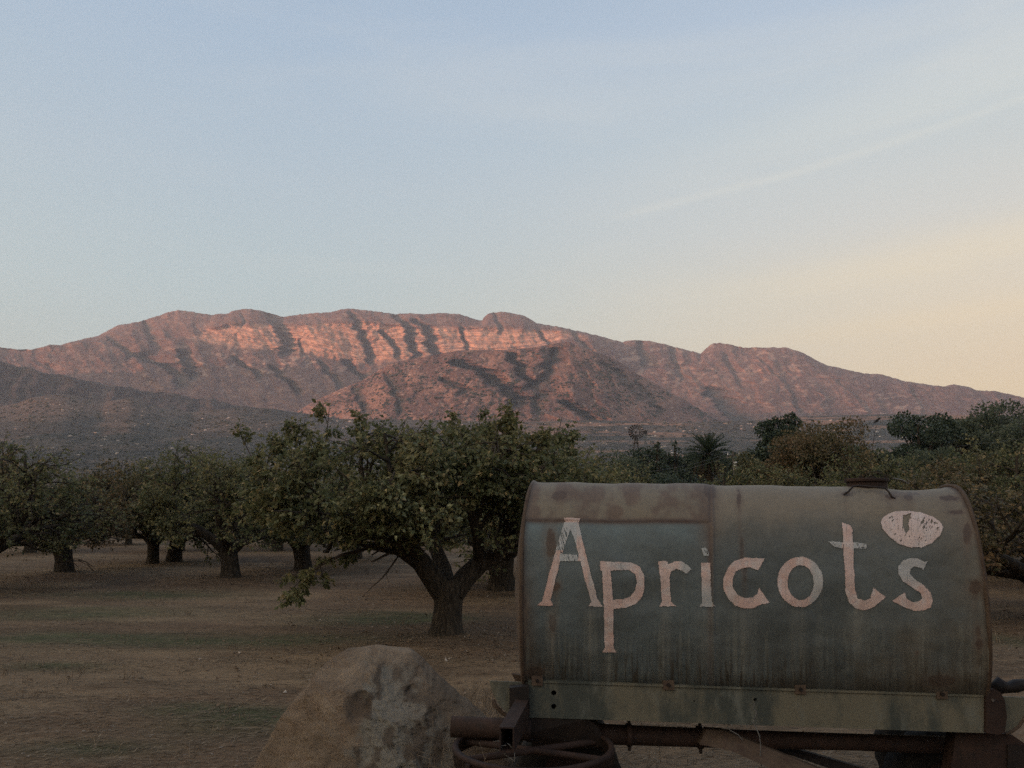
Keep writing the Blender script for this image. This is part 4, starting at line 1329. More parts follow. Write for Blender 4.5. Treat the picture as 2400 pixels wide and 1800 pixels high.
ia = Vector((pp.x - 0.65, PY - 0.14, pp.z - 0.22)); ib = Vector((pp.x + 0.65, PY - 0.14, pp.z - 0.22))
wire(ia, P(1290, 1098, 78.0), 1.2, 'upper thin overhead wire running from the utility pole past the windmill tower')
wire(ia + Vector((0, 0, -0.35)), P(1290, 1106, 78.0), 1.25, 'lower thin overhead wire running from the utility pole past the windmill tower')
wire(ib, P(2700, 985, 47.0), 0.9, 'overhead wire crossing the tall trees towards the right edge', 0.010)


def bird():
    p = P(2055, 986, 38.0)
    root = empty('bird', p, 'small dark bird perched on a bare twig right of the widest brown crown', 'bird')
    bm = bmesh.new()
    bmesh.ops.create_uvsphere(bm, u_segments=16, v_segments=10, radius=1.0, matrix=Matrix.Rotation(math.radians(-40), 4, 'Y') @ Matrix.Diagonal((0.13, 0.062, 0.065, 1)))
    bmesh.ops.create_uvsphere(bm, u_segments=12, v_segments=8, radius=0.05, matrix=Matrix.Translation((0.115, 0, 0.10)))
    bmesh.ops.create_cone(bm, segments=6, radius1=0.014, radius2=0.001, depth=0.05, cap_ends=True, matrix=Matrix.Translation((0.17, 0, 0.105)) @ Matrix.Rotation(math.radians(90), 4, 'Y'))
    bm_obj('body', bm, M['bird'], root, True)
    bm_obj('tail', prism_bm([(-0.07, -0.025, -0.05), (-0.07, 0.025, -0.05), (-0.22, 0.035, -0.17), (-0.22, -0.035, -0.17)], 0.012, dvec=Vector((0.5, 0, -0.8)).normalized()), M['bird'], root)
    for sgn in (-1, 1):
        bm_obj('wing', prism_bm([(0.07, sgn * 0.055, 0.05), (-0.04, sgn * 0.064, 0.03), (-0.16, sgn * 0.03, -0.12), (-0.03, sgn * 0.066, -0.06), (0.06, sgn * 0.056, 0.0)], 0.012 * sgn), M['bird'], root)
        wd = Wood(); wd.tube([(0.0, sgn * 0.02, -0.05), (0.01, sgn * 0.02, -0.10)], [0.006, 0.005], 4); link('leg', wd.mesh('bird_leg'), M['bird'], root)
    # the bare shoot it sits on
    wd = Wood()
    b0 = P(2030, 1190, 38.0)
    b0.z = 0
    pts = [b0, P(2036, 1130, 38.0), P(2044, 1060, 38.0), P(2050, 1015, 38.0), P(2055.5, 992, 38.0)]
    wd.tube(pts, [0.05, 0.035, 0.02, 0.012, 0.006], 5)
    for i, (a_, b_) in enumerate((((2044, 1060), (2060, 1030)), ((2036, 1130), (2015, 1080)), ((2050, 1015), (2040, 1000)))):
        wd.tube([P(*a_, 38.0), P(*b_, 38.0)], [0.01, 0.004], 4)
    o = link('bare_sapling', wd.mesh('bare_sapling'), M['twig'])
    tag(o, 'leafless thin sapling with the small bird on its tip', 'sapling')


bird()

# ------------------------------------------------------------------ boulder
def boulder():
    Yc = 4.75
    outl = np.array([(862, 1511, 905), (815, 1519, 955), (775, 1545, 990), (735, 1580, 1035), (700, 1620, 1075), (665, 1670, 1118), (640, 1715, 1165), (615, 1765, 1205), (598, 1800, 1230), (570, 1860, 1265), (545, 1930, 1290)], float)
    # as (z, xl, xr)
    rows = []
    for xl, yy, xr in outl:
        a = P(xl, yy, Yc); b = P(xr, yy, Yc)
        rows.append((a.z, a.x, b.x))
    rows = np.array(rows)[::-1]
    ztop = rows[-1, 0] + 0.004
    nz_, na = 190, 320
    zz = ztop - (ztop + 0.12) * np.linspace(0, 1, nz_) ** 1.25
    xl = np.interp(zz, rows[:, 0], rows[:, 1]); xr = np.interp(zz, rows[:, 0], rows[:, 2])
    cx_ = (xl + xr) / 2; hw = (xr - xl) / 2
    cap = np.sqrt(np.clip((ztop - zz) / 0.035, 0, 1))
    hw = hw * cap
    th = np.linspace(0, 2 * math.pi, na, endpoint=False)
    A, Zg = np.meshgrid(th, zz)
    CX = cx_[:, None]; HW = hw[:, None]
    ex = 2.25
    rr2 = (np.abs(np.cos(A)) ** ex + np.abs(np.sin(A)) ** ex) ** (-1 / ex)
    X = CX + HW * rr2 * np.cos(A)
    Yd = Yc + np.minimum(HW, 0.62) * 0.95 * rr2 * np.sin(A) - 0.12 * (1 - Zg / ztop)
    # surface relief along the horizontal normal
    nx = np.cos(A); ny = np.sin(A)
    U = A * 1.6; Wv = Zg * 3.0
    d = (fbm(X * 2.2 + 3, Zg * 2.2, 4, 301) - 0.5) * 0.16 + (fbm(X * 9, Zg * 9, 4, 303) - 0.5) * 0.030
    front = np.clip(-np.sin(A), 0, 1)
    px, py = PXPY(X / Yd, (Zg - CAMH) / Yd)
    # rough grey lichen band to the right of the middle
    edge = (fbm(px / 22, py / 22, 4, 311) - 0.5) * 70
    lich = sst(px + edge, 800 + (1800 - py) * 0.20, 835 + (1800 - py) * 0.20) * (1 - sst(px + edge, 925 + (py - 1500) * 0.55, 960 + (py - 1500) * 0.62)) * sst(py, 1520, 1560) * front
    d = d + lich * ((ridged(px / 34, py / 40, 5, 313) - 0.55) * 0.035 + (fbm(px / 6, py / 6, 3, 314) - 0.5) * 0.022)
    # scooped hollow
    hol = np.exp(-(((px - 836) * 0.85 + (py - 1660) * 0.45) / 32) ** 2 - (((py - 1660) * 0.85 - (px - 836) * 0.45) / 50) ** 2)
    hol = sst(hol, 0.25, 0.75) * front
    d = d - 0.045 * hol
    # crease at the left shoulder
    cr = ridged((px + py * 0.6) / 150, (py - px * 0.3) / 110, 2, 317)
    d = d - sst(cr, 0.90, 0.98) * 0.018
    d = d * np.clip((ztop - Zg) / 0.10, 0.05, 1)
    X = X + nx * d; Yd = Yd + ny * d * 0.9
    Zg = Zg + (fbm(X * 6, Yd * 6, 4, 319) - 0.5) * 0.03 * np.clip((ztop - Zg) / 0.03, 0.3, 1)
    # flat broken faces
    Pb = np.stack([X, Yd, Zg], -1)
    for (nv, cut) in (((-0.62, -0.62, 0.48), 0.085), ((-0.15, -0.86, 0.48), 0.06), ((0.55, -0.68, 0.48), 0.08), ((-0.85, -0.1, 0.5), 0.03), ((0.2, -0.5, 0.84), 0.05), ((-0.35, -0.4, 0.85), 0.04)):
        nv = np.array(nv) / np.linalg.norm(nv)
        dd_ = Pb @ nv
        lim = dd_[Zg > 0.25].max() - cut + (fbm(px / 60, py / 60, 3, int(cut * 1000)) - 0.5) * 0.03
        ov = np.maximum(dd_ - lim, 0) * 0.92
        Pb = Pb - ov[..., None] * nv
    fn = (ridged(px / 22, py / 22, 4, 341) - 0.6) * 0.012 + (fbm(px / 5, py / 5, 3, 343) - 0.5) * 0.008
    fade = np.clip((ztop - Zg) / 0.06, 0.2, 1)
    Pb[..., 0] += nx * fn * fade; Pb[..., 1] += ny * fn * fade
    X, Yd, Zg = Pb[..., 0], Pb[..., 1], Pb[..., 2]
    base = cmix(c3(0.165, 0.125, 0.088), c3(0.24, 0.186, 0.135), sst(fbm(X * 3, Zg * 3, 4, 321), 0.35, 0.65))
    base = cmix(base, c3(0.155, 0.112, 0.078), sst(fbm(px / 40, py / 25, 3, 325), 0.5, 0.62) * 0.6)
    ll = sst(fbm(px / 26, py / 34, 5, 327), 0.38, 0.56)
    base = cmix(base, cmix(c3(0.085, 0.070, 0.056), c3(0.19, 0.178, 0.15), ll), lich * 0.92)
    base = cmix(base, c3(0.065, 0.048, 0.036), hol * 0.55)  # shade of the hollow put into the colour
    V = np.stack([X, Yd, Zg], -1).reshape(-1, 3)
    V = np.concatenate([V, [[cx_[0], Yc, ztop + 0.002]]])
    Fq = grid_faces(nz_, na, True)
    me_ = bpy.data.meshes.new('boulder')
    fan = [(nz_ * na, k, (k + 1) % na) for k in range(na)]
    me_.from_pydata(V.tolist(), [], Fq.tolist() + fan)
    me_.polygons.foreach_set('use_smooth', [True] * len(me_.polygons))
    set_col(me_, np.concatenate([base.reshape(-1, 3), base.reshape(-1, 3)[:1]]))
    me_.update()
    o = link('boulder', me_, M['rock'])
    tag(o, 'large pointed sandstone boulder with a grey lichen streak, left of the tank trailer', 'boulder')


boulder()


# ------------------------------------------------------------------ tank trailer
XL, XR = 0.09, 2.218
SHEAR = 0.12


def ycen(x): return 4.43 - 0.12 * x
def zcen(x): return 1.222 - 0.012 * x
TA, TB, TN = 0.560, 0.38, 2.3


def inset(x, z):
    """the ends are rounded off at the top and bottom"""
    q_ = np.clip((z - zcen(x)) / TA, -1, 1)
    l = np.where(q_ > 0, 0.03, 0.0) * np.abs(q_) ** 3.5
    r = np.where(q_ > 0, -0.03, 0.0) * np.abs(q_) ** 3.5
    f = (x - XL) / (XR - XL)
    return l * np.exp(-(f / 0.05)) - r * np.exp(-((1 - f) / 0.05))


def front_y(x, z):
    q_ = np.clip(np.abs((z - zcen(x)) / TA), 0, 0.9999)
    h_ = TB * (1 - q_ ** TN) ** (1 / TN)
    return ycen(x + SHEAR * h_) - h_


def on_tank(px, py):
    """points of the near side of the tank seen at the photo positions"""
    px = np.asarray(px, float); py = np.asarray(py, float)
    s_, e_ = SE(px, py)
    Y = np.full_like(s_, 4.1)
    for _ in range(14):
        Y = 0.4 * Y + 0.6 * front_y(s_ * Y, CAMH + e_ * Y)
    return s_ * Y, Y, CAMH + e_ * Y


root = empty('tank_trailer', (1.2, 4.6, 0), 'old rusty tank trailer with the hand painted word Apricots on its blue green tank', 'tank trailer')
RM = Matrix.Translation((-1.2, -4.6, 0))


def child(o, parent=None):
    """meshes are written in world coordinates: keep them there under the root"""
    if parent is None:
        o.parent = root
        o.matrix_parent_inverse = RM
    else:
        o.parent = parent
    return o


def tank():
    ncx = 520
    xs = np.linspace(XL, XR, ncx)
    # section angles: dense on the near side
    nfr, nbk = 250, 44
    # parameter a: 0 = top, pi/2 = near side, pi = bottom, then far side
    qa = np.concatenate([np.linspace(-0.35, math.pi + 0.1, nfr), np.linspace(math.pi + 0.1, 2 * math.pi - 0.35, nbk + 2)[1:-1]])
    A, X = np.meshgrid(qa, xs)
    ca, sa = np.cos(A), np.sin(A)
    Zr = np.sign(ca) * np.abs(ca) ** (2 / TN) * TA
    Yr = -np.sign(sa) * np.abs(sa) ** (2 / TN) * TB
    Z = zcen(X) + Zr; Y = ycen(X) + Yr
    XS = X + SHEAR * Yr + inset(X, Z)
    px, py = PXPY(XS / Y, (Z - CAMH) / Y)
    # normals of the section (roughly)
    nl = np.hypot(Zr / TA ** 2, Yr / TB ** 2)
    nz_ = (Zr / TA ** 2) / nl; ny = (Yr / TB ** 2) / nl
    front = sa > -0.4
    # relief: weld seam, lap joint of the top sheet, dents, rounded rims
    off = np.zeros_like(X)
    seam = np.exp(-((px - 1671 - (py - 1300) * 0.006) / 3.2) ** 2)
    off += 0.005 * seam
    lapy = 1219 + (px - 1225) * 0.012
    left = 1 - sst(px, 1658, 1666)
    lap = (1 - sst(py, lapy - 2, lapy + 2.5)) * left
    off += 0.006 * lap
    off += (fbm(px / 130, py / 90, 3, 401) - 0.5) * 0.022 + (fbm(px / 26, py / 26, 3, 403) - 0.5) * 0.0034
    off += 0.010 * np.exp(-((X - XL) / 0.018) ** 2) + 0.010 * np.exp(-((X - XR) / 0.018) ** 2)
    # collar dent below the hatch
    off -= 0.02 * np.exp(-((px - 2120) / 60) ** 2 - ((py - 1142) / 14) ** 2)
    Yo = Y + ny * off; Zo = Z + nz_ * off
    # ---------- paint and rust
    teal = c3(0.094, 0.116, 0.124); teal2 = c3(0.078, 0.092, 0.095); olive = c3(0.104, 0.096, 0.078); tan_ = c3(0.165, 0.142, 0.108); brown = c3(0.118, 0.088, 0.068); rust = c3(0.040, 0.024, 0.020); dark = c3(0.052, 0.048, 0.040)
    n_big = fbm(px / 160, py / 110, 4, 411); n_mid = fbm(px / 40, py / 40, 4, 413); n_f = fbm(px / 7, py / 7, 4, 415)
    up = 1 - sst(py, 1135, 1330)
    C = cmix(np.broadcast_to(teal2, X.shape + (3,)), teal, sst(n_big, 0.35, 0.65))
    rightp = sst(px, 1668, 1676)
    # right sheet: tan at the top, grey green below
    C = cmix(C, cmix(np.broadcast_to(olive, X.shape + (3,)), tan_, sst(n_mid * 0.5 + up * 0.8, 0.35, 0.9)), rightp * np.clip(up * 1.25 + 0.10 + (n_big - 0.5) * 0.8, 0, 1))
    # brown top sheet on the left
    topl = (1 - sst(py, lapy - 5, lapy - 1)) * left
    C = cmix(C, cmix(np.broadcast_to(brown, X.shape + (3,)), tan_ * 0.95, sst(n_mid, 0.4, 0.65)), topl)
    bl = cmix(np.broadcast_to(teal, X.shape + (3,)), c3(0.135, 0.180, 0.188), sst(n_mid, 0.45, 0.7) * 0.4 + 0.35)
    C = cmix(C, bl, (1 - topl) * left * (1 - sst(py, 1215, 1330)) * 0.8)
    # rusty line under the lap joint, corner rounded into the seam
    C = cmix(C, rust * 1.9, np.clip(np.exp(-((py - lapy) / 6.5) ** 2) * left + np.exp(-((px - 1664) / 7.5) ** 2) * (0.45 + 0.45 * (1 - sst(py, 1250, 1600))), 0, 1) * (0.6 + 0.5 * n_mid))
    C = cmix(C, brown * 0.85, np.exp(-((px - 1658) / 24) ** 2) * (1 - sst(py, 1230, 1330)) * 0.7)
    # browning towards both ends
    C = cmix(C, brown * 0.72, np.clip((1 - sst(X, XL, XL + 0.10)) * (0.55 + 0.7 * n_mid) * sst(py, 1200, 1500) + (1 - sst(X, XL, XL + 0.035)) * 0.8, 0, 1))
    C = cmix(C, tan_ * 0.8, np.clip(sst(X, XR - 0.33, XR - 0.02) * (0.25 + 0.75 * n_mid) * 0.9, 0, 0.75))
    C = cmix(C, rust * 0.9, sst(X, XR - 0.030, XR - 0.008) * 0.85)
    C = cmix(C, olive * 0.95, np.exp(-((px - 2150) / 210) ** 2) * sst(py, 1420, 1520) * sst(n_big * 0.5 + n_mid * 0.5, 0.35, 0.6) * 0.75)
    C = cmix(C, tan_ * 0.72, np.exp(-((px - 2140) / 45) ** 2) * sst(py, 1440, 1560) * 0.55)
    # running streaks, pale and dark, in the lower half
    ps = fbm(px / 5.0, py / 170, 3, 421); ps2 = fbm(px / 13.0, py / 210, 3, 423); ps3 = fbm(px / 3.2, py / 90, 3, 425)
    mod = sst(fbm(px / 70, py / 160, 3, 427), 0.38, 0.62)
    below = sst(py, 1425 + 90 * ps2, 1500) * (0.25 + 0.9 * mod)
    C = cmix(C, c3(0.165, 0.175, 0.158), sst(ps, 0.57, 0.72) * below * 0.55)
    C = cmix(C, c3(0.150, 0.155, 0.140), sst(ps, 0.60, 0.75) * sst(py, 1300, 1420) * (1 - below) * 0.22)
    C = cmix(C, dark, sst(ps3, 0.53, 0.68) * sst(py, 1450 + 110 * ps2, 1580) * np.clip(0.45 + mod, 0, 1))
    C = cmix(C, dark * 1.1, sst(ps2, 0.52, 0.64) * sst(py, 1450, 1600) * 0.45)
    C = cmix(C, dark * 0.9, sst(py, 1575, 1615) * 0.55)  # even darker band along the lower edge
    # washed out run-off directly below the letters
    for cx1, wd1, a1 in ((1292, 10, .5), (1384, 12, .4), (1427, 14, .45), (1562, 14, .4), (1655, 20, .35), (1745, 22, .35), (1870, 18, .35), (2010, 16, .55), (2160, 22, .3)):
        y0 = 1535 if cx1 == 1427 else 1425
        C = cmix(C, c3(0.19, 0.195, 0.178), np.exp(-((px - cx1) / wd1) ** 2) * sst(py, y0, y0 + 8) * (1 - sst(py, y0 + 60, y0 + 200)) * a1 * (0.3 + 1.2 * ps))
    # rust patches where things once were bolted on
    spots = [(1291, 1273, 13, 32, .9), (1302, 1374, 10, 13, 1.), (1311, 1163, 22, 10, .7), (1294, 1460, 9, 22, .55), (1227, 1415, 9, 22, .5), (1732, 1170, 6.5, 24, .85), (1738, 1290, 5, 30, .55), (1745, 1345, 5, 26, .5),
             (2225, 1165, 22, 6.5, .9), (2244, 1199, 20, 5, .9), (2267, 1250, 10, 27, .95), (2286, 1377, 15, 16, .95), (2292, 1478, 7, 14, .75), (2294, 1508, 9, 13, .9), (1665, 1150, 15, 26, .55), (1983, 1157, 12, 5, .9), (2087, 1164, 18, 8, .9), (2118, 1152, 40, 7, .75), (2130, 1165, 12, 9, .7), (2150, 1530, 4, 4, .8), (1252, 1578, 26, 14, .6), (2205, 1595, 34, 14, .6)]
    wob = (n_f - 0.5) * 0.7 + (n_mid - 0.5) * 0.5
    for (cx1, cy1, wx, wy, a1) in spots:
        dd = np.sqrt(((px - cx1) / wx) ** 2 + ((py - cy1) / wy) ** 2) + wob
        C = cmix(C, rust * (0.85 + 0.3 * n_f[..., None]) if False else rust * 1.0, (1 - sst(dd, 0.82, 1.05)) * a1)
        C = cmix(C, brown, (1 - sst(dd, 0.9, 2.4)) * a1 * 0.45)
        run = np.exp(-((px - cx1) / (wx * 0.7)) ** 2) * sst(py, cy1, cy1 + wy) * (1 - sst(py, cy1 + wy * 2, cy1 + wy * 2 + 70))
        C = cmix(C, brown * 0.9, run * a1 * 0.35 * (0.4 + ps))
    C = C * (0.92 + 0.16 * n_f[..., None])
    C = np.where((front & (px > 1150) & (px < 2450))[..., None], C, cmix(np.broadcast_to(olive, X.shape + (3,)), brown, n_big))
    V = np.stack([XS, Yo, Zo], -1)
    nc_ = V.shape[1]
    # domed ends
    rowsV = [V]; rowsC = [C]
    def dome(idx, sgn):
        outV = []; outC = []
        ringV = V[idx]; ctr = np.array([xs[idx], ycen(xs[idx]), zcen(xs[idx])])
        for k in range(1, 15):
            t = k / 14
            f_ = math.cos(t * math.pi / 2)
            f_ = max(f_, 0.0)
            r_ = ctr + (ringV - ctr) * (f_ ** 0.75 if f_ > 0 else 0.001)
            r_[:, 0] = ringV[:, 0] + sgn * 0.030 * math.sin(t * math.pi / 2)
            outV.append(r_); outC.append(np.broadcast_to(brown * 0.8, r_.shape) * (0.8 + 0.4 * fbm(r_[:, 1] * 9, r_[:, 2] * 9, 4, 431))[:, None])
        return outV, outC
    lv, lc = dome(0, -1); rv, rc = dome(-1, 1)
    VV = np.concatenate([np.array(lv)[::-1], V, np.array(rv)]); CC = np.concatenate([np.array(lc)[::-1], C, np.array(rc)])
    me_ = mk_mesh('tank', VV.reshape(-1, 3), grid_faces(VV.shape[0], nc_, True), True)
    set_col(me_, CC.reshape(-1, 3))
    return child(link('tank', me_, M['tank']))


tank_o = tank()
# raised seam and rims as weld beads
def rim(x, name, r=0.006, a0=-0.6, a1=math.pi + 0.6, mat='rust_brown', push=0.004):
    wd = Wood()
    pts = []
    for a in np.linspace(a0, a1, 60):
        ca, sa = math.cos(a), math.sin(a)
        zq = zcen(x) + math.copysign(abs(ca) ** (2 / TN), ca) * (TA + push)
        yq = -math.copysign(abs(sa) ** (2 / TN), sa) * (TB + push)
        pts.append((x + SHEAR * yq + float(inset(x, zq)), ycen(x) + yq, zq))
    wd.tube(pts, [r] * len(pts), 6)
    o = link(name, wd.mesh(name), M[mat])
    o.parent = tank_o
    return o


rim(XL + 0.002, 'rim_bead', 0.011, -1.2, math.pi + 1.2, push=0.006)
rim(XR - 0.002, 'rim_bead', 0.011, -1.2, math.pi + 1.2, push=0.006)


# ---- lettering, painted by hand: thin coats of paint hugging the tank
def z6(pts): return [(1200 + x / 3.0167, 1100 + y / 3.0167) for x, y in pts]
def z7(pts): return [(1750 + x / 2.7646, 1100 + y / 2.7646) for x, y in pts]
def ell(cx1, cy1, rx, ry, n=40): return [(cx1 + rx * math.cos(a), cy1 + ry * math.sin(a)) for a in np.linspace(0, 2 * math.pi, n, endpoint=False)]


LETTERS = [
    ('A', [z6([(362, 349), (484, 349), (470, 376), (384, 380)]), z6([(368, 376), (420, 376), (418, 405), (372, 540), (327, 700), (272, 925), (292, 965), (178, 962), (214, 932), (262, 740), (318, 545)]), z6([(385, 376), (470, 370), (492, 480), (520, 590), (562, 760), (605, 912), (642, 972), (540, 968), (560, 935), (520, 800), (470, 600), (438, 480)]), z6([(350, 597), (472, 605), (485, 650), (332, 648)])], []),
    ('p', [z6([(622, 652), (700, 655), (695, 720), (707, 850), (715, 985), (720, 1265), (740, 1298), (637, 1295), (655, 1262), (650, 1000), (640, 800), (637, 718), (620, 716)]), z6([(695, 655), (780, 655), (850, 661), (905, 690), (933, 750), (939, 830), (922, 895), (880, 948), (810, 977), (712, 985), (708, 920), (780, 918), (840, 898), (872, 850), (882, 790), (868, 738), (826, 712), (760, 713), (693, 718)])], []),
    ('r', [z6([(1032, 648), (1100, 648), (1106, 672), (1150, 650), (1200, 652), (1243, 678), (1267, 706), (1232, 740), (1205, 718), (1165, 705), (1128, 720), (1112, 765), (1126, 935), (1162, 968), (1042, 970), (1060, 935), (1052, 800), (1040, 700)])], []),
    ('i', [z6([(1335, 662), (1398, 662), (1402, 780), (1412, 935), (1437, 970), (1322, 970), (1342, 940), (1338, 800)]), z6([(1338, 560), (1365, 558), (1392, 590), (1390, 616), (1352, 610)])], []),
    ('c', [[(1792, 1309), (1770, 1308), (1744, 1308), (1720, 1315.5), (1704, 1332), (1695, 1355), (1695.5, 1382), (1705.5, 1403), (1724, 1420), (1744, 1425.5), (1767, 1424), (1785, 1415), (1803, 1413), (1779, 1378), (1775, 1391), (1762, 1400), (1745, 1402), (1727, 1394), (1717, 1378), (1715, 1358), (1722, 1341), (1737, 1332), (1755, 1329), (1777, 1337)]], []),
    ('o', [z7(ell(345, 730, 147, 162))], [z7(ell(349, 735, 84, 113))]),
    ('t', [z7([(613, 350), (672, 368), (680, 395), (690, 560), (697, 780), (718, 838), (758, 852), (798, 835), (818, 766), (898, 828), (825, 888), (765, 915), (708, 903), (660, 860), (636, 790), (632, 650), (620, 450)]), z7([(522, 468), (620, 478), (622, 514), (562, 505)]), z7([(683, 475), (780, 484), (778, 516), (683, 514)])], []),
    ('s', [z7([(1170, 596), (1145, 652), (1118, 636), (1085, 630), (1060, 648), (1055, 680), (1090, 715), (1150, 755), (1190, 800), (1203, 850), (1187, 893), (1140, 915), (1080, 915), (1010, 890), (940, 852), (1020, 798), (1032, 838), (1070, 860), (1110, 858), (1136, 835), (1125, 802), (1070, 765), (1010, 725), (981, 680), (980, 630), (1010, 592), (1060, 575), (1110, 580), (1150, 600)])], []),
    ('fruit', [z7([(868, 345), (880, 318), (905, 297), (960, 277), (1050, 272), (1130, 281), (1210, 305), (1255, 340), (1270, 380), (1248, 432), (1200, 480), (1130, 508), (1060, 508), (980, 482), (920, 432), (882, 388)])], []),
]


def inside(px, py, poly):
    poly = np.array(poly)
    r_ = np.zeros(px.shape, bool)
    n = len(poly)
    j = n - 1
    for i in range(n):
        xi, yi = poly[i]; xj, yj = poly[j]
        cnd = ((yi > py) != (yj > py)) & (px < (xj - xi) * (py - yi) / (yj - yi + 1e-12) + xi)
        r_ ^= cnd
        j = i
    return r_


def letters():
    step = 1.25
    pink = c3(0.50, 0.385, 0.36); grey = c3(0.34, 0.37, 0.385); coral = c3(0.49, 0.33, 0.29); pale = c3(0.50, 0.44, 0.43)
    for (nm, polys, holes) in LETTERS:
        allp = np.array([p for q_ in polys for p in q_])
        x0, y0 = allp.min(0) - 3; x1, y1 = allp.max(0) + 3
        gx_ = np.arange(x0, x1, step); gy_ = np.arange(y0, y1, step)
        CX, CY = np.meshgrid(gx_ + step / 2, gy_ + step / 2)
        wx = CX + (fbm(CX / 9, CY / 9, 3, 501) - 0.5) * 2.1; wy = CY + (fbm(CX / 9 + 50, CY / 9, 3, 503) - 0.5) * 2.1
        ins = np.zeros(CX.shape, bool)
        for q_ in polys:
            ins |= inside(wx, wy, q_)
        for q_ in holes:
            ins &= ~inside(wx, wy, q_)
        fine = fbm(CX / 3.0, CY / 3.0, 4, 507)
        brush = fbm((CX - CY * 0.3) / 2.2, (CY + CX * 0.3) / 14, 3, 509)
        ins &= ~(fine > 0.88)
        if nm == 'A':      # worn upper left stroke and bar
            worn = (CY < 1290) & (CX < 1328) & (CY > 1236)
            ins &= ~(worn & (brush > 0.60))
            ins &= ~((CX > 1312) & (CY > 1292) & (CY < 1318) & (CX < 1356) & (brush > 0.70))
        if nm == 't':
            ins &= ~((CX > 1998) & (CY < 1290) & (CY > 1270) & (fine > 0.72 - 0.0055 * (CX - 1998)))
            ins &= ~((CX < 1973) & (CY < 1290) & (CY > 1265) & (brush > 0.72))
        if nm == 'i':
            ins &= ~((CY < 1306) & (brush > 0.70))
        if nm == 'fruit':
            notch = inside(wx, wy, z7([(1012, 300), (1066, 284), (1046, 350), (1052, 395), (1030, 420), (1008, 362)]))
            ins &= ~notch
            q1 = np.exp(-((CX - 2178) / 26) ** 2 - ((CY - 1226) / 14) ** 2)
            ed = inside(1 * (wx - 2136) * 1.12 + 2136, (wy - 1241) * 1.16 + 1241, polys[0])
            br2 = fbm((CX + CY * .5) / 3.0, (CY - CX * .3) / 7, 4, 511)
            ins &= ~(ed & (br2 + 0.24 * q1 > 0.735))
            ins &= ~(ed & (CY < 1222) & (CX < 2108) & (CX > 2088) & (br2 > 0.60))
        jj, ii = np.nonzero(ins)
        # shared corner vertices
        W_ = len(gx_) + 1
        corners = np.stack([jj * W_ + ii, (jj + 1) * W_ + ii, (jj + 1) * W_ + ii + 1, jj * W_ + ii + 1], -1)
        uq, inv = np.unique(corners, return_inverse=True)
        vy = y0 + (uq // W_) * step; vx = x0 + (uq % W_) * step
        x_, y_, z_ = on_tank(vx, vy)
        # same dents as the tank, plus the thickness of the paint
        off = (fbm(vx / 130, vy / 90, 3, 401) - 0.5) * 0.022 + (fbm(vx / 26, vy / 26, 3, 403) - 0.5) * 0.0034 + 0.0030
        seam = np.exp(-((vx - 1671 - (vy - 1300) * 0.006) / 3.2) ** 2)
        lapy = 1219 + (vx - 1225) * 0.012
        off = off + 0.005 * seam + 0.006 * (1 - sst(vy, lapy - 2, lapy + 2.5)) * (1 - sst(vx, 1658, 1666))
        zr = (z_ - zcen(x_)); yr = (y_ - ycen(x_))
        yr = yr + SHEAR * SHEAR * 0.3
        nl = np.hypot(zr / TA ** 2, yr / TB ** 2)
        y_ = y_ + yr / TB ** 2 / nl * off; z_ = z_ + zr / TA ** 2 / nl * off
        me_ = mk_mesh('paint_' + nm, np.stack([x_, y_, z_], -1), inv.reshape(-1, 4), True)
        n1_ = fbm(vx / 22, vy / 22, 3, 521); n2_ = fbm(vx / 3, vy / 3, 3, 523)
        Cc = cmix(np.broadcast_to(pink, (len(vx), 3)), pale, sst(n1_, 0.48, 0.68) * 0.8)
        Cc = cmix(Cc, coral, sst(fbm(vx / 16, vy / 30, 3, 527), 0.5, 0.66) * 0.55)
        gm = np.zeros(len(vx))
        if nm == 'A':
            gm = ((vx < 1352) & (vy > 1225) & (vy < 1290)).astype(float) * 0.9
            gm = np.maximum(gm, ((vy > 1297) & (vy < 1317) & (vx > 1312) & (vx < 1354)) * 0.95)
            gm = np.maximum(gm, sst(vy, 1222, 1232) * (1 - sst(vy, 1250, 1264)) * 0.75)
            Cc = cmix(Cc, coral, (1 - sst(vx, 1288, 1305)) * 0.8)
            gm = np.maximum(gm, sst(vx, 1372, 1385) * 0.4)
        if nm == 'r':
            gm = sst(vx, 1585, 1606) * 0.85
        if nm == 'i':
            gm = np.maximum(sst(vy, 1340, 1400) * 0.85, (vy < 1310) * 1.0)
        if nm == 'o':
            gm = sst(vx, 1888, 1908) * 0.8
        if nm == 's':
            gm = (1 - sst(vy, 1350, 1385)) * 0.85
        if nm == 't':
            gm = (((vx > 1999) | (vx < 1972)) & (vy < 1290)) * 0.9
        if nm == 'p':
            gm = np.exp(-((vx - 1455) / 22) ** 2 - ((vy - 1328) / 12) ** 2) * 0.8
        if nm == 'fruit':
            Cc = cmix(Cc, pale, np.full(len(vx), 0.55))
        Cc = cmix(Cc, grey, np.asarray(gm, float))
        Cc = Cc * (0.93 + 0.14 * n2_[:, None])
        Cc = cmix(Cc, c3(0.14, 0.14, 0.12), sst(fbm(vx / 2.5, vy / 40, 3, 529), 0.66, 0.8) * 0.35)
        Cc = cmix(Cc, c3(0.17, 0.11, 0.085), seam * 0.7)
        set_col(me_, Cc)
        o = link('painted_apricot' if nm == 'fruit' else 'letter', me_, M['tank'])
        o.parent = tank_o
        if nm == 'fruit':
            o['label'] = 'apricot painted above the last letter'


letters()


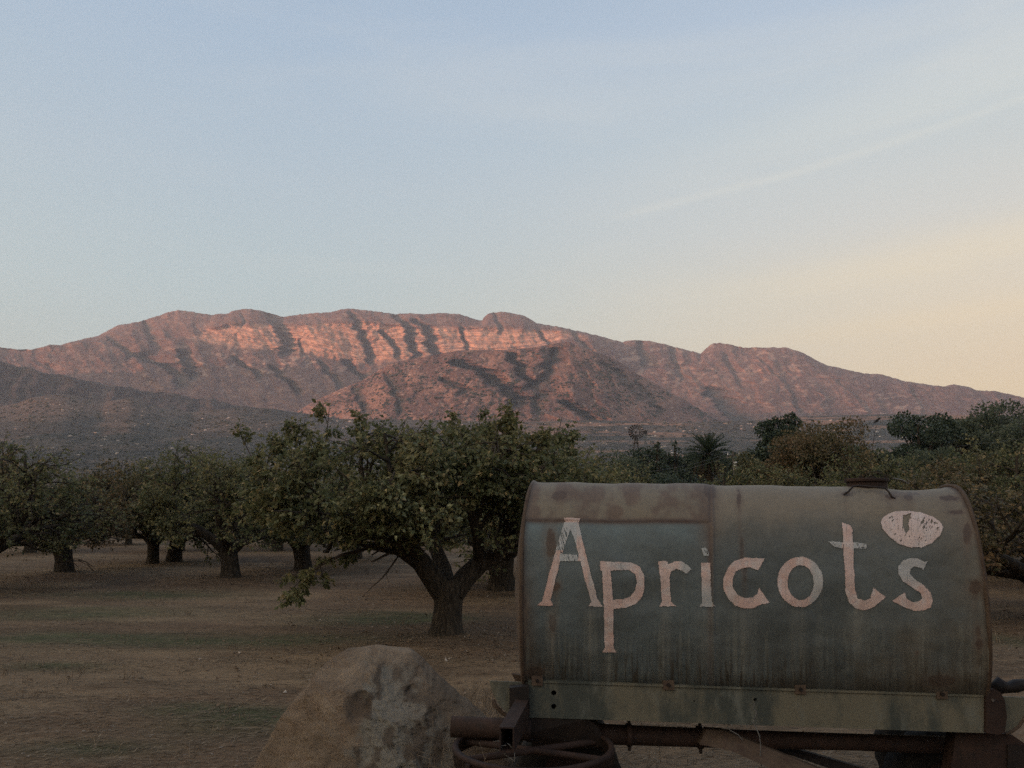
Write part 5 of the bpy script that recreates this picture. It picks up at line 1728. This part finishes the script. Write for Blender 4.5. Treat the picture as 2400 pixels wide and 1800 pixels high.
# ---- hatch on top
def hatch():
    c0 = P(2032, 1140, 4.2)
    base = Vector((c0.x, 4.2, zcen(c0.x) + TA - 0.012))
    bm = cyl_bm(base + Vector((0, 0, -0.03)), base + Vector((0, 0, 0.034)), 0.098, 40)
    h = child(bm_obj('hatch', bm, M['rust'], None, True, 0.004))
    cyl = bm_obj('hatch_lid', cyl_bm(base + Vector((0, 0, 0.034)), base + Vector((0, 0, 0.052)), 0.108, 40), M['rust'], None, False, 0.005)
    cyl.parent = h
    for xx in (-0.06, 0.0, 0.07):
        b_ = bm_obj('hatch_bolt', cyl_bm(base + Vector((xx, -0.07, 0.05)), base + Vector((xx, -0.07, 0.064)), 0.009, 6), M['rust_dark'])
        b_.parent = h
    # clamp rod in front of the neck
    def T(px_, py_, o_=0.012):
        x_, y_, z_ = on_tank(px_, py_)
        return Vector((float(x_), float(y_) - o_, float(z_) + o_))
    wd = Wood()
    wd.tube([T(1978, 1160, 0.002), T(1986, 1158, 0.01), T(1996, 1150, 0.02), T(2010, 1149, 0.022), T(2040, 1152, 0.022), T(2070, 1154, 0.022), T(2080, 1160, 0.015), T(2090, 1167, 0.004), T(2098, 1169, 0.0)], [0.005] * 9, 8, cap=True)
    child(link('clamp_rod', wd.mesh('clamp_rod'), M['rust_dark']))
    wd = Wood()
    wd.tube([base + Vector((0.09, -0.10, 0.05)), base + Vector((0.13, -0.12, 0.04)), base + Vector((0.16, -0.12, 0.02))], [0.003, 0.003, 0.002], 5)
    child(link('latch_wire', wd.mesh('latch_wire'), M['wire']))


hatch()


# ---- frame
def YB(px): return 4.12 - (px - 1147) / 1253.0 * 0.27


def PB(px, py, dy=0.0): return P(px, py, YB(px) + dy)


def apply_bool(o, cutters):
    for c_ in cutters:
        md = o.modifiers.new('cut', 'BOOLEAN')
        md.operation = 'DIFFERENCE'
        md.solver = 'EXACT'
        md.object = c_
    dg = bpy.context.evaluated_depsgraph_get()
    me_ = bpy.data.meshes.new_from_object(o.evaluated_get(dg))
    o.modifiers.clear()
    o.data = me_
    for c_ in cutters:
        bpy.data.objects.remove(c_)


def frame():
    top = lambda x: 1597.5 + (x - 1230) * 0.0325
    bot = lambda x: 1679.5 + (x - 1230) * 0.0345
    xs_ = np.linspace(1238, 2306, 30)
    outline = [PB(x, top(x)) for x in xs_] + [PB(x, bot(x)) for x in xs_[::-1]]
    beam = bm_obj('side_beam', prism_bm(outline, 0.014), M['beam'])
    cut = []
    for (hx, hy, r) in ((1298, 1624, 0.0125), (1298, 1656, 0.0125), (1770, 1640, 0.008), (1627, 1643, 0.004)):
        p = PB(hx, hy)
        cut.append(bm_obj('cutter', cyl_bm(p + Vector((0, -0.06, 0)), p + Vector((0, 0.06, 0)), r, 20), M['beam']))
    apply_bool(beam, cut)
    child(beam)
    # flanges
    tf = [PB(x, top(x), 0.002) for x in (1238, 2306)]
    for nm, zoff, ff in (('top_flange', 0.006, top), ('bottom_flange', -0.006, bot)):
        a, b = PB(1238, ff(1238), -0.004), PB(2306, ff(2306), -0.004)
        h_ = 0.006
        bm = prism_bm([a + Vector((0, 0, -h_ / 2)), b + Vector((0, 0, -h_ / 2)), b + Vector((0, 0, h_ / 2 + 0.003)), a + Vector((0, 0, h_ / 2 + 0.003))], 0.075)
        child(bm_obj(nm, bm, M['beam'], None, False, 0.0015))
    # far side beam of the same frame
    outline = [P(x, y, 5.0) for x, y in ((1330, 1532), (2100, 1548), (2100, 1600), (1330, 1585))]
    child(bm_obj('far_beam', prism_bm(outline, 0.02), M['rust_dark']))
    # lugs between tank and beam
    for lx in (1259, 1567, 1876, 2208):
        ty = top(lx)
        pts = [PB(lx - 13, ty - 13, -0.006), PB(lx + 13, ty - 13, -0.006), PB(lx + 13.5, ty + 9, -0.010), PB(lx - 12.5, ty + 8, -0.010)]
        l_ = child(bm_obj('lug', prism_bm(pts, 0.075), M['rust_brown'], None, False, 0.003))
        p = PB(lx, ty - 3, -0.010)
        b_ = bm_obj('lug_bolt', cyl_bm(p + Vector((0, -0.008, 0)), p + Vector((0, 0.01, 0)), 0.009, 6), M['rust_dark'])
        b_.parent = l_
        b_.matrix_parent_inverse = Matrix.Identity(4)
    # left end plate with rounded lower corner
    arc = [(1147, 1596), (1238, 1600), (1238, 1678), (1206, 1680), (1190, 1672), (1172, 1655), (1160, 1636), (1152, 1616)]
    child(bm_obj('end_plate', prism_bm([PB(x, y, 0.03) for x, y in arc], 0.012), M['beam'], None, False, 0.002))
    wd = Wood()
    wd.tube([PB(x, y, 0.05) for x, y in ((1155, 1640), (1162, 1655), (1176, 1670), (1193, 1681), (1206, 1687))], [0.010] * 5, 8, cap=True)
    child(link('bent_strip', wd.mesh('bent_strip'), M['rust_brown']))
    child(bm_obj('corner_gusset', prism_bm([P(1200, 1580, 4.35), P(1222, 1583, 4.35), P(1226, 1598, 4.35), P(1208, 1597, 4.35)], 0.03), M['rust_brown'], None, False, 0.002))
    # upright post at the left end
    child(bm_obj('post', prism_bm([PB(1194, 1612, -0.035), PB(1240, 1608, -0.035), PB(1240, 1682, -0.035), PB(1194, 1684, -0.035)], 0.06), M['rust_dark'], None, False, 0.005))
    child(bm_obj('bolster_block', prism_bm([PB(1238, 1683, 0.0), PB(1375, 1686, 0.0), PB(1405, 1704, 0.05), PB(1420, 1752, 0.05), PB(1250, 1750, 0.05), PB(1236, 1720, 0.0)], 0.30), M['rust_dark'], None, False, 0.01))
    # hollow rectangular tube pointing at the viewer
    f1, b1 = 3.62, 4.25
    def rc(Yv, x0, y0, x1, y1):
        return [P(x0, y0, Yv), P(x1, y0 + 1, Yv), P(x1, y1, Yv), P(x0, y1, Yv)]
    ctr_b = P(1246, 1712, b1)
    fr_o = rc(f1, 1170, 1704, 1205, 1764); ctr_f = sum(fr_o, Vector()) / 4
    sc_ = b1 / f1
    d_ = Vector((0.10, b1 - f1, 0.015))
    fr_i = rc(f1, 1173.5, 1707.5, 1201.5, 1760.5)
    bm = bmesh.new()
    vo = [bm.verts.new(v) for v in fr_o]; vi = [bm.verts.new(v) for v in fr_i]
    vob = [bm.verts.new(v + d_) for v in fr_o]; vib = [bm.verts.new(v + d_) for v in fr_i]
    for i in range(4):
        j = (i + 1) % 4
        bm.faces.new((vo[i], vo[j], vi[j], vi[i]))
        bm.faces.new((vo[i], vob[i], vob[j], vo[j]))
        bm.faces.new((vi[i], vi[j], vib[j], vib[i]))
        bm.faces.new((vob[i], vib[i], vib[j], vob[j]))
    child(bm_obj('tube_socket', bm, M['rust'], None, False, 0.0012))
    # front cross pipe, left
    pa, pb_ = P(1058, 1703, 4.12), P(1245, 1711, 4.10)
    bm = bmesh.new()
    segs = 36
    dv = (pb_ - pa).normalized(); u_ = dv.cross(Vector((0, 0, 1))).normalized(); v_ = u_.cross(dv)
    ro, ri = 0.049, 0.043
    rings = []
    for (pt, r) in ((pa, ri), (pa, ro), (pb_, ro)):
        rings.append([bm.verts.new(pt + u_ * math.cos(2 * math.pi * k / segs) * r + v_ * math.sin(2 * math.pi * k / segs) * r) for k in range(segs)])
    rings.insert(0, [bm.verts.new(pa + dv * 0.15 + u_ * math.cos(2 * math.pi * k / segs) * ri + v_ * math.sin(2 * math.pi * k / segs) * ri) for k in range(segs)])
    for a, b in zip(rings[:-1], rings[1:]):
        for k in range(segs):
            bm.faces.new((a[k], a[(k + 1) % segs], b[(k + 1) % segs], b[k]))
    child(bm_obj('cross_pipe', bm, M['rust'], None, True))
    # the long reach pipe under the tank
    wd = Wood()
    wd.tube([P(1235, 1712, 4.18), P(1450, 1722, 4.20), P(1700, 1731, 4.15), P(2000, 1739, 4.1), P(2330, 1750, 4.05)], [0.052, 0.047, 0.043, 0.038, 0.042], 24, cap=True)
    child(link('reach_pipe', wd.mesh('reach_pipe'), M['rust']))
    # clamps with bolts on the pipe
    for cx1, cyy, in ((1474, 1722), (1640, 1728)):
        p = P(cx1, cyy, 4.17)
        wd = Wood(); wd.tube([p + Vector((-0.012, 0, 0)), p + Vector((0.012, 0, 0))], [0.053, 0.053], 24, cap=True)
        c_ = child(link('pipe_clamp', wd.mesh('pipe_clamp'), M['rust']))
        for sgn in (1, -1):
            b_ = bm_obj('clamp_bolt', cyl_bm(p + Vector((0, -0.01, sgn * 0.045)), p + Vector((0, -0.01, sgn * 0.072)), 0.008, 8), M['rust_dark'])
            b_.parent = c_
    # turntable ring with a thick band
    cr_ = P(1250, 1743, 3.98)
    R_ = 0.372
    bm = bmesh.new()
    sec = [(R_ - 0.020, 0.0), (R_ + 0.004, 0.0), (R_ + 0.008, -0.016), (R_ + 0.002, -0.020), (R_ + 0.002, -0.072), (R_ - 0.008, -0.072), (R_ - 0.010, -0.016), (R_ - 0.020, -0.012)]
    n_ = 96
    vs = [[bm.verts.new((cr_.x + math.cos(2 * math.pi * k / n_) * r, cr_.y + math.sin(2 * math.pi * k / n_) * r, cr_.z + z)) for (r, z) in sec] for k in range(n_)]
    for k in range(n_):
        a, b = vs[k], vs[(k + 1) % n_]
        for i in range(len(sec)):
            j = (i + 1) % len(sec)
            bm.faces.new((a[i], a[j], b[j], b[i]))
    ring = child(bm_obj('turntable_ring', bm, M['rust'], None, True))
    for a in (-92, -55, -140, 20, 160, 90):
        p = cr_ + Vector((math.cos(math.radians(a)) * (R_ + 0.006), math.sin(math.radians(a)) * (R_ + 0.006), -0.018))
        d2 = Vector((math.cos(math.radians(a)), math.sin(math.radians(a)), 0))
        t_ = Vector((-d2.y, d2.x, 0))
        bm = prism_bm([p - t_ * 0.014, p + t_ * 0.014, p + t_ * 0.014 + Vector((0, 0, -0.022)), p - t_ * 0.014 + Vector((0, 0, -0.022))], 0.012, dvec=d2)
        b_ = bm_obj('ring_tab', bm, M['rust'])
        b_.parent = ring
    # cross bars inside the ring
    for a in (25, 155):
        d2 = Vector((math.cos(math.radians(a)), math.sin(math.radians(a)), 0)) * (R_ - 0.015)
        wd = Wood(); wd.tube([cr_ - d2 + Vector((0, 0, -0.03)), cr_ + d2 + Vector((0, 0, -0.03))], [0.016, 0.016], 10)
        child(link('ring_bar', wd.mesh('ring_bar'), M['rust']))
    # loop of old wire in the tube mouth and on the ring
    rg = random.Random(3)
    for (wx, wy, n_p) in ((1192, 1762, 6),):
        wd = Wood()
        p = P(wx, wy, 3.64 if wx < 1200 else 3.9)
        pts = [p + Vector((math.sin(i * 1.1) * 0.03 + rg.uniform(-.01, .01), rg.uniform(-.02, .02), math.cos(i * 1.4) * 0.035)) for i in range(n_p)]
        wd.tube(pts, [0.0022] * n_p, 5)
        child(link('wire_loop', wd.mesh('wire_loop'), M['wire']))
    # diagonal braces
    def brace(nm, pts, depth, mat):
        child(bm_obj(nm, prism_bm([P(x, y, Y_) for x, y, Y_ in pts], depth), M[mat], None, False, 0.003))
    brace('brace', [(1655, 1710, 4.06), (1695, 1712, 4.06), (1930, 1806, 3.92), (1820, 1806, 3.92), (1705, 1757, 3.98), (1640, 1745, 4.04)], 0.05, 'rust_brown')
    brace('brace', [(1810, 1756, 4.22), (1870, 1756, 4.22), (2030, 1803, 4.12), (1950, 1803, 4.12)], 0.04, 'rust_dark')
    # hanging wire from the beam hole
    wd = Wood()
    hw_ = [(1769, 1648), (1764, 1660), (1773, 1668), (1771, 1680), (1764, 1692), (1772, 1706), (1780, 1725), (1783, 1750), (1781, 1775), (1785, 1800), (1783, 1830)]
    wd.tube([PB(x, y, -0.02) for x, y in hw_], [0.0026] * len(hw_), 5)
    child(link('hanging_wire', wd.mesh('hanging_wire'), M['wire']))
    wd = Wood()
    wd.tube([PB(x, y, 0.01) for x, y in ((1710, 1696), (1704, 1705), (1712, 1712), (1730, 1722), (1740, 1735))], [0.0025] * 5, 5)
    child(link('hanging_wire', wd.mesh('hanging_wire2'), M['wire']))
    # right end: dark bracket, curved plate, gusset and stub pipe
    br = [(2312, 1632), (2318, 1618), (2330, 1614), (2345, 1622), (2355, 1642), (2360, 1680), (2356, 1716), (2340, 1722), (2312, 1718)]
    bk = child(bm_obj('end_bracket', prism_bm([PB(x, y, -0.02) for x, y in br], 0.05), M['rust'], None, False, 0.004))
    p = PB(2326, 1641, -0.02)
    b_ = bm_obj('bracket_bolt', cyl_bm(p + Vector((0, -0.006, 0)), p + Vector((0, 0.01, 0)), 0.007, 8), M['galv']); b_.parent = bk
    pl_ = [(2350, 1633), (2440, 1636), (2440, 1650), (2404, 1680), (2392, 1700), (2372, 1714), (2356, 1716)]
    child(bm_obj('end_plate', prism_bm([PB(x, y, 0.03) for x, y in pl_], 0.012), M['beam'], None, False, 0.002))
    wd = Wood(); wd.tube([PB(x, y, 0.03) for x, y in ((2412, 1668), (2400, 1684), (2388, 1702), (2372, 1714), (2356, 1720))], [0.007] * 5, 8)
    child(link('bent_strip', wd.mesh('bent_strip2'), M['rust_brown']))
    gs = [(2240, 1717), (2330, 1718), (2372, 1722), (2415, 1752), (2415, 1830), (2225, 1830), (2235, 1760)]
    child(bm_obj('axle_gusset', prism_bm([PB(x, y, 0.05) for x, y in gs], 0.08), M['rust'], None, False, 0.008))
    wd = Wood(); wd.tube([P(2240, 1780, 3.98), P(2345, 1840, 3.93)], [0.03, 0.03], 14)
    child(link('stub_pipe', wd.mesh('stub_pipe'), M['rust']))
    bm = prism_bm([P(2362, 1747, 3.9), P(2410, 1747, 3.9), P(2410, 1830, 3.9), P(2362, 1830, 3.9)], 0.05)
    child(bm_obj('draw_socket', bm, M['rust_dark'], None, False, 0.004))
    # valve and hose behind the right end
    wd = Wood()
    rg = random.Random(8)
    wd.tube([P(2330, 1618, 4.35), P(2345, 1606, 4.35), P(2362, 1612, 4.35), P(2380, 1608, 4.35), P(2400, 1604, 4.35), P(2425, 1610, 4.35)], [0.030, 0.042, 0.026, 0.034, 0.028, 0.036], 12, 0.1, cap=True)
    child(link('valve_hose', wd.mesh('valve_hose'), M['rust_dark']))


frame()


def wheel(px, py, Y, R_=0.33):
    c0 = P(px, py, Y)
    c0.z = R_ - 0.02
    bm = bmesh.new()
    n_ = 56
    sec = [(0.15, -0.08), (0.19, -0.095), (R_ - 0.03, -0.09), (R_ - 0.01, -0.07), (R_, -0.045), (R_, 0.045), (R_ - 0.01, 0.07), (R_ - 0.03, 0.09), (0.19, 0.095), (0.15, 0.08)]
    vs = [[bm.verts.new((c0.x + math.cos(2 * math.pi * k / n_) * (r - (0.006 if (k % 2 and r > R_ - 0.02) else 0)), c0.y + y, c0.z + math.sin(2 * math.pi * k / n_) * (r - (0.006 if (k % 2 and r > R_ - 0.02) else 0)))) for (r, y) in sec] for k in range(n_)]
    for k in range(n_):
        a, b = vs[k], vs[(k + 1) % n_]
        for i in range(len(sec) - 1):
            bm.faces.new((a[i], a[i + 1], b[i + 1], b[i]))
    w_ = child(bm_obj('wheel', bm, M['tyre'], None, True))
    rim_ = bm_obj('rim', cyl_bm(c0 + Vector((0, -0.06, 0)), c0 + Vector((0, 0.06, 0)), 0.155, 32), M['rust'], None, False, 0.01)
    rim_.parent = w_
    hb = bm_obj('hub', cyl_bm(c0 + Vector((0, -0.10, 0)), c0 + Vector((0, -0.05, 0)), 0.06, 20), M['rust'], None, False, 0.006)
    hb.parent = w_


wheel(1328, 1750, 4.42, 0.285)
wheel(2200, 1750, 4.30, 0.285)
wheel(1312, 1700, 5.25, 0.285)
wheel(2165, 1700, 4.95, 0.285)

# ------------------------------------------------------------------ litter, weeds, small stones (uncountable)
nr = np.random.default_rng(12)


def scatter_ground(n, y0, y1, smax=0.72, power=1.6):
    t = nr.uniform(0, 1, n)
    y = y0 * (y1 / y0) ** t
    s_ = nr.uniform(-smax, smax, n)
    return s_ * y, y


# straw lying on the soil
n = 100000
x, y = scatter_ground(n, 3.0, 34)
clump = fbm(x / 1.3, y / 0.7, 4, 601)
keep = clump + nr.uniform(-0.15, 0.15, n) > 0.52
x, y = x[keep], y[keep]
ang = nr.normal(0, 0.7, len(x))
D = np.stack([np.cos(ang), np.sin(ang), nr.uniform(-0.02, 0.22, len(x))], -1)
Pn = np.stack([x, y, gz(x, y) + 0.006], -1)
ln = nr.uniform(0.02, 0.085, len(x)) * (1 + y / 30)
Dn = D / np.linalg.norm(D, axis=1, keepdims=True)
S_ = np.stack([-Dn[:, 1], Dn[:, 0], np.zeros(len(x))], -1)
wdt = (0.0010 + 0.0005 * y)[:, None] * nr.uniform(0.6, 1.2, (len(x), 1))
V = np.stack([Pn - S_ * wdt, Pn + S_ * wdt, Pn + Dn * ln[:, None] + np.array([0, 0, 0.004])], 1).reshape(-1, 3)
me = mk_mesh('straw', V, np.arange(len(V)).reshape(-1, 3))
link('straw_litter', me, M['straw'], kind='stuff', label='thin dry straw lying over the orchard soil')

# fallen leaves, thicker under the trees
n = 26000
x, y = scatter_ground(n, 3.2, 30)
w_ = 0.008 + sum(np.exp(-((x - p.x) ** 2 + (y - p.y) ** 2) / 5.0) for p in TPOS.values())
keep = nr.uniform(0, 1, n) < w_
x, y = x[keep], y[keep]
Pn = np.stack([x, y, gz(x, y) + 0.012], -1)
Dn = np.stack([nr.normal(size=len(x)), nr.normal(size=len(x)), nr.normal(size=len(x)) * 0.15], -1)
me = leaves_mesh('fallen', Pn, Dn, nr.uniform(0.03, 0.06, len(x)), nr, 'leaf', True)
link('fallen_leaves', me, M['litter'], kind='stuff', label='dry fallen leaves scattered under the trees')

# standing dry grass tufts
tv = []; td = []; tl = []
for i in range(520):
    if i < 110:
        s_, y_ = nr.normal(-0.03, 0.03), nr.uniform(5.0, 7.4)
        cx_ = s_ * y_ + 0.1
    elif i < 150:
        cx_, y_ = nr.normal(-1.42, 0.12), nr.uniform(4.3, 4.9)
    else:
        t = nr.uniform(0, 1); y_ = 4.5 * (30 / 4.5) ** t; cx_ = nr.uniform(-0.7, 0.7) * y_
    m = nr.integers(4, 12)
    for k in range(m):
        p = np.array([cx_ + nr.normal(0, 0.05), y_ + nr.normal(0, 0.05), 0]); p[2] = float(gz(p[0], p[1]))
        tv.append(p); td.append((nr.normal(0, 0.35), nr.normal(0, 0.35), 1.0)); tl.append(nr.uniform(0.05, 0.20) * (1.5 if i < 150 else 0.8))
tv = np.array(tv); td = np.array(td); td /= np.linalg.norm(td, axis=1, keepdims=True); tl = np.array(tl)[:, None]
S_ = np.cross(td, nr.normal(size=td.shape)); S_ /= np.linalg.norm(S_, axis=1, keepdims=True)
wdt = (0.0012 + 0.00025 * tv[:, 1:2])
mid = tv + td * tl * 0.55; bend = nr.normal(size=td.shape) * tl * 0.25
tip = tv + td * tl + bend
V = np.stack([tv - S_ * wdt, tv + S_ * wdt, mid + S_ * wdt * 0.7, mid - S_ * wdt * 0.7, tip], 1).reshape(-1, 3)
k0 = np.arange(len(tv)) * 5
Fc = np.concatenate([np.stack([k0, k0 + 1, k0 + 2], -1), np.stack([k0, k0 + 2, k0 + 3], -1), np.stack([k0 + 3, k0 + 2, k0 + 4], -1)])
link('dry_grass', mk_mesh('dry_grass', V, Fc), M['weed'], kind='stuff', label='standing tufts of dry grass')


# dead weeds between boulder and trailer
wd = Wood()
rg = random.Random(14)
for i in range(46):
    px_ = rg.uniform(930, 1180); Yw = rg.uniform(3.55, 4.2)
    b0 = P(px_, 1850, Yw); b0.z = 0.0
    h_ = rg.uniform(0.25, 0.62)
    d_ = Vector((rg.uniform(-.35, .35), rg.uniform(-.3, .3), 1)).normalized()
    pts = [b0 + d_ * h_ * t + Vector((rg.uniform(-.012, .012), rg.uniform(-.012, .012), 0)) for t in (0, .25, .5, .75, 1)]
    wd.tube(pts, [0.0028, 0.0024, 0.002, 0.0015, 0.0008], 4)
    for t in (2, 3, 3, 4):
        e_ = pts[t] + Vector((rg.uniform(-.08, .08), rg.uniform(-.08, .08), rg.uniform(.0, .09)))
        wd.tube([pts[t], e_], [0.0013, 0.0006], 3)
link('dead_weeds', wd.mesh('dead_weeds'), M['weed'], kind='stuff', label='brittle dead weeds between the boulder and the trailer')


def blobs(name, Pn, sz, mat, squash=0.7, **pr):
    """small rough lumps, one mesh"""
    bm = bmesh.new(); bmesh.ops.create_icosphere(bm, subdivisions=1, radius=1.0)
    tv_ = np.array([v.co[:] for v in bm.verts]); tf_ = np.array([[v.index for v in f.verts] for f in bm.faces]); bm.free()
    n_ = len(Pn)
    k_ = nr.uniform(0.65, 1.35, (n_, len(tv_), 1))
    sc3 = np.stack([nr.uniform(0.8, 1.5, n_), nr.uniform(0.7, 1.1, n_), nr.uniform(0.7, 1.1, n_) * squash], -1)[:, None, :]
    V_ = Pn[:, None, :] + tv_[None] * k_ * sc3 * sz[:, None, None]
    F_ = (tf_[None] + (np.arange(n_) * len(tv_))[:, None, None]).reshape(-1, 3)
    return link(name, mk_mesh(name, V_.reshape(-1, 3), F_, False), mat, kind='stuff', **pr)


n = 2600
x, y = scatter_ground(n, 3.4, 26)
blobs('pebbles', np.stack([x, y, gz(x, y)], -1), nr.uniform(0.003, 0.010, n) * (1 + y / 22), M['pebble'], 0.5, label='small pale stones in the soil')
n = 2600
x, y = scatter_ground(n, 3.4, 26)
near_t = 0.004 + sum(np.exp(-((x - p.x) ** 2 + (y - p.y) ** 2) / 2.2) for p in TPOS.values())
kp = nr.uniform(0, 1, n) < near_t
x, y = x[kp], y[kp]
n = len(x)
blobs('clods', np.stack([x, y, gz(x, y)], -1), nr.uniform(0.01, 0.035, n), M['ground_clod'] if 'ground_clod' in M else mat_mix('clods', (0.075, 0.050, 0.034), (0.13, 0.092, 0.062), 12.0, rough=0.95, bdist=0), 0.5, label='clods of brown soil')

# chaparral bushes and pale boulders on the far slopes
def pick(Vg, mask, n):
    idx = np.flatnonzero(mask.ravel())
    w2 = Vg.reshape(-1, 3)[idx, 1] * 0 + 1
    ch = nr.choice(idx, n)
    p = Vg.reshape(-1, 3)[ch]
    return p


den = fbm(fpx / 30, fpy / 16, 3, 611)
m = (den > 0.46) & (fT < 0.97)
p = pick(FV, m, 3000)
blobs('foothill_shrubs', p, nr.uniform(2.5, 8.0, len(p)), M['shrub_dark'], 0.75, label='dark round shrubs dotting the foothill')
p = pick(AV, (aT > 0.25) & (aT < 0.99), 11000)
blobs('valley_shrubs', p, nr.uniform(1.2, 4.2, len(p)) * (p[:, 1] / 1500), M['shrub'], 0.7, label='grey brown brush covering the valley slope')
den = fbm(apx / 40, apy / 8, 3, 613)
p = pick(AV, (aT > 0.32) & (aT < 0.97) & (den > 0.50), 1300)
blobs('pale_boulders', p + np.array([0, 0, 0.5]), nr.uniform(0.7, 3.6, len(p)) * (p[:, 1] / 1600), M['pale_rock'], 0.55, label='pale boulders scattered over the valley slope')
den = fbm(fpx / 26, fpy / 14, 3, 617)
p = pick(FV, (den > 0.56) & (fT < 0.95), 260)
blobs('hill_boulders', p, nr.uniform(1.0, 3.0, len(p)), M['pale_rock'], 0.6, label='pale rocks on the foothill')

# ------------------------------------------------------------------ haze: one closed box of thin air
bm = bmesh.new()
bmesh.ops.create_cube(bm, size=1, matrix=Matrix.Translation((0, 1300, 700)) @ Matrix.Diagonal((19000, 12600, 1410, 1)))
hz = bpy.data.materials.new('evening_haze')
hz.use_nodes = True
t = NT(hz.node_tree)
pv = t.n('ShaderNodeVolumePrincipled')
pv.inputs['Color'].default_value = (0.86, 0.90, 1.0, 1)
pv.inputs['Density'].default_value = 8.6e-5
pv.inputs['Anisotropy'].default_value = 0.2
oo = t.n('ShaderNodeOutputMaterial')
t.link(pv.outputs[0], oo.inputs['Volume'])
hzo = bm_obj('haze', bm, hz, kind='stuff')
hzo['label'] = 'thin evening haze filling the valley'
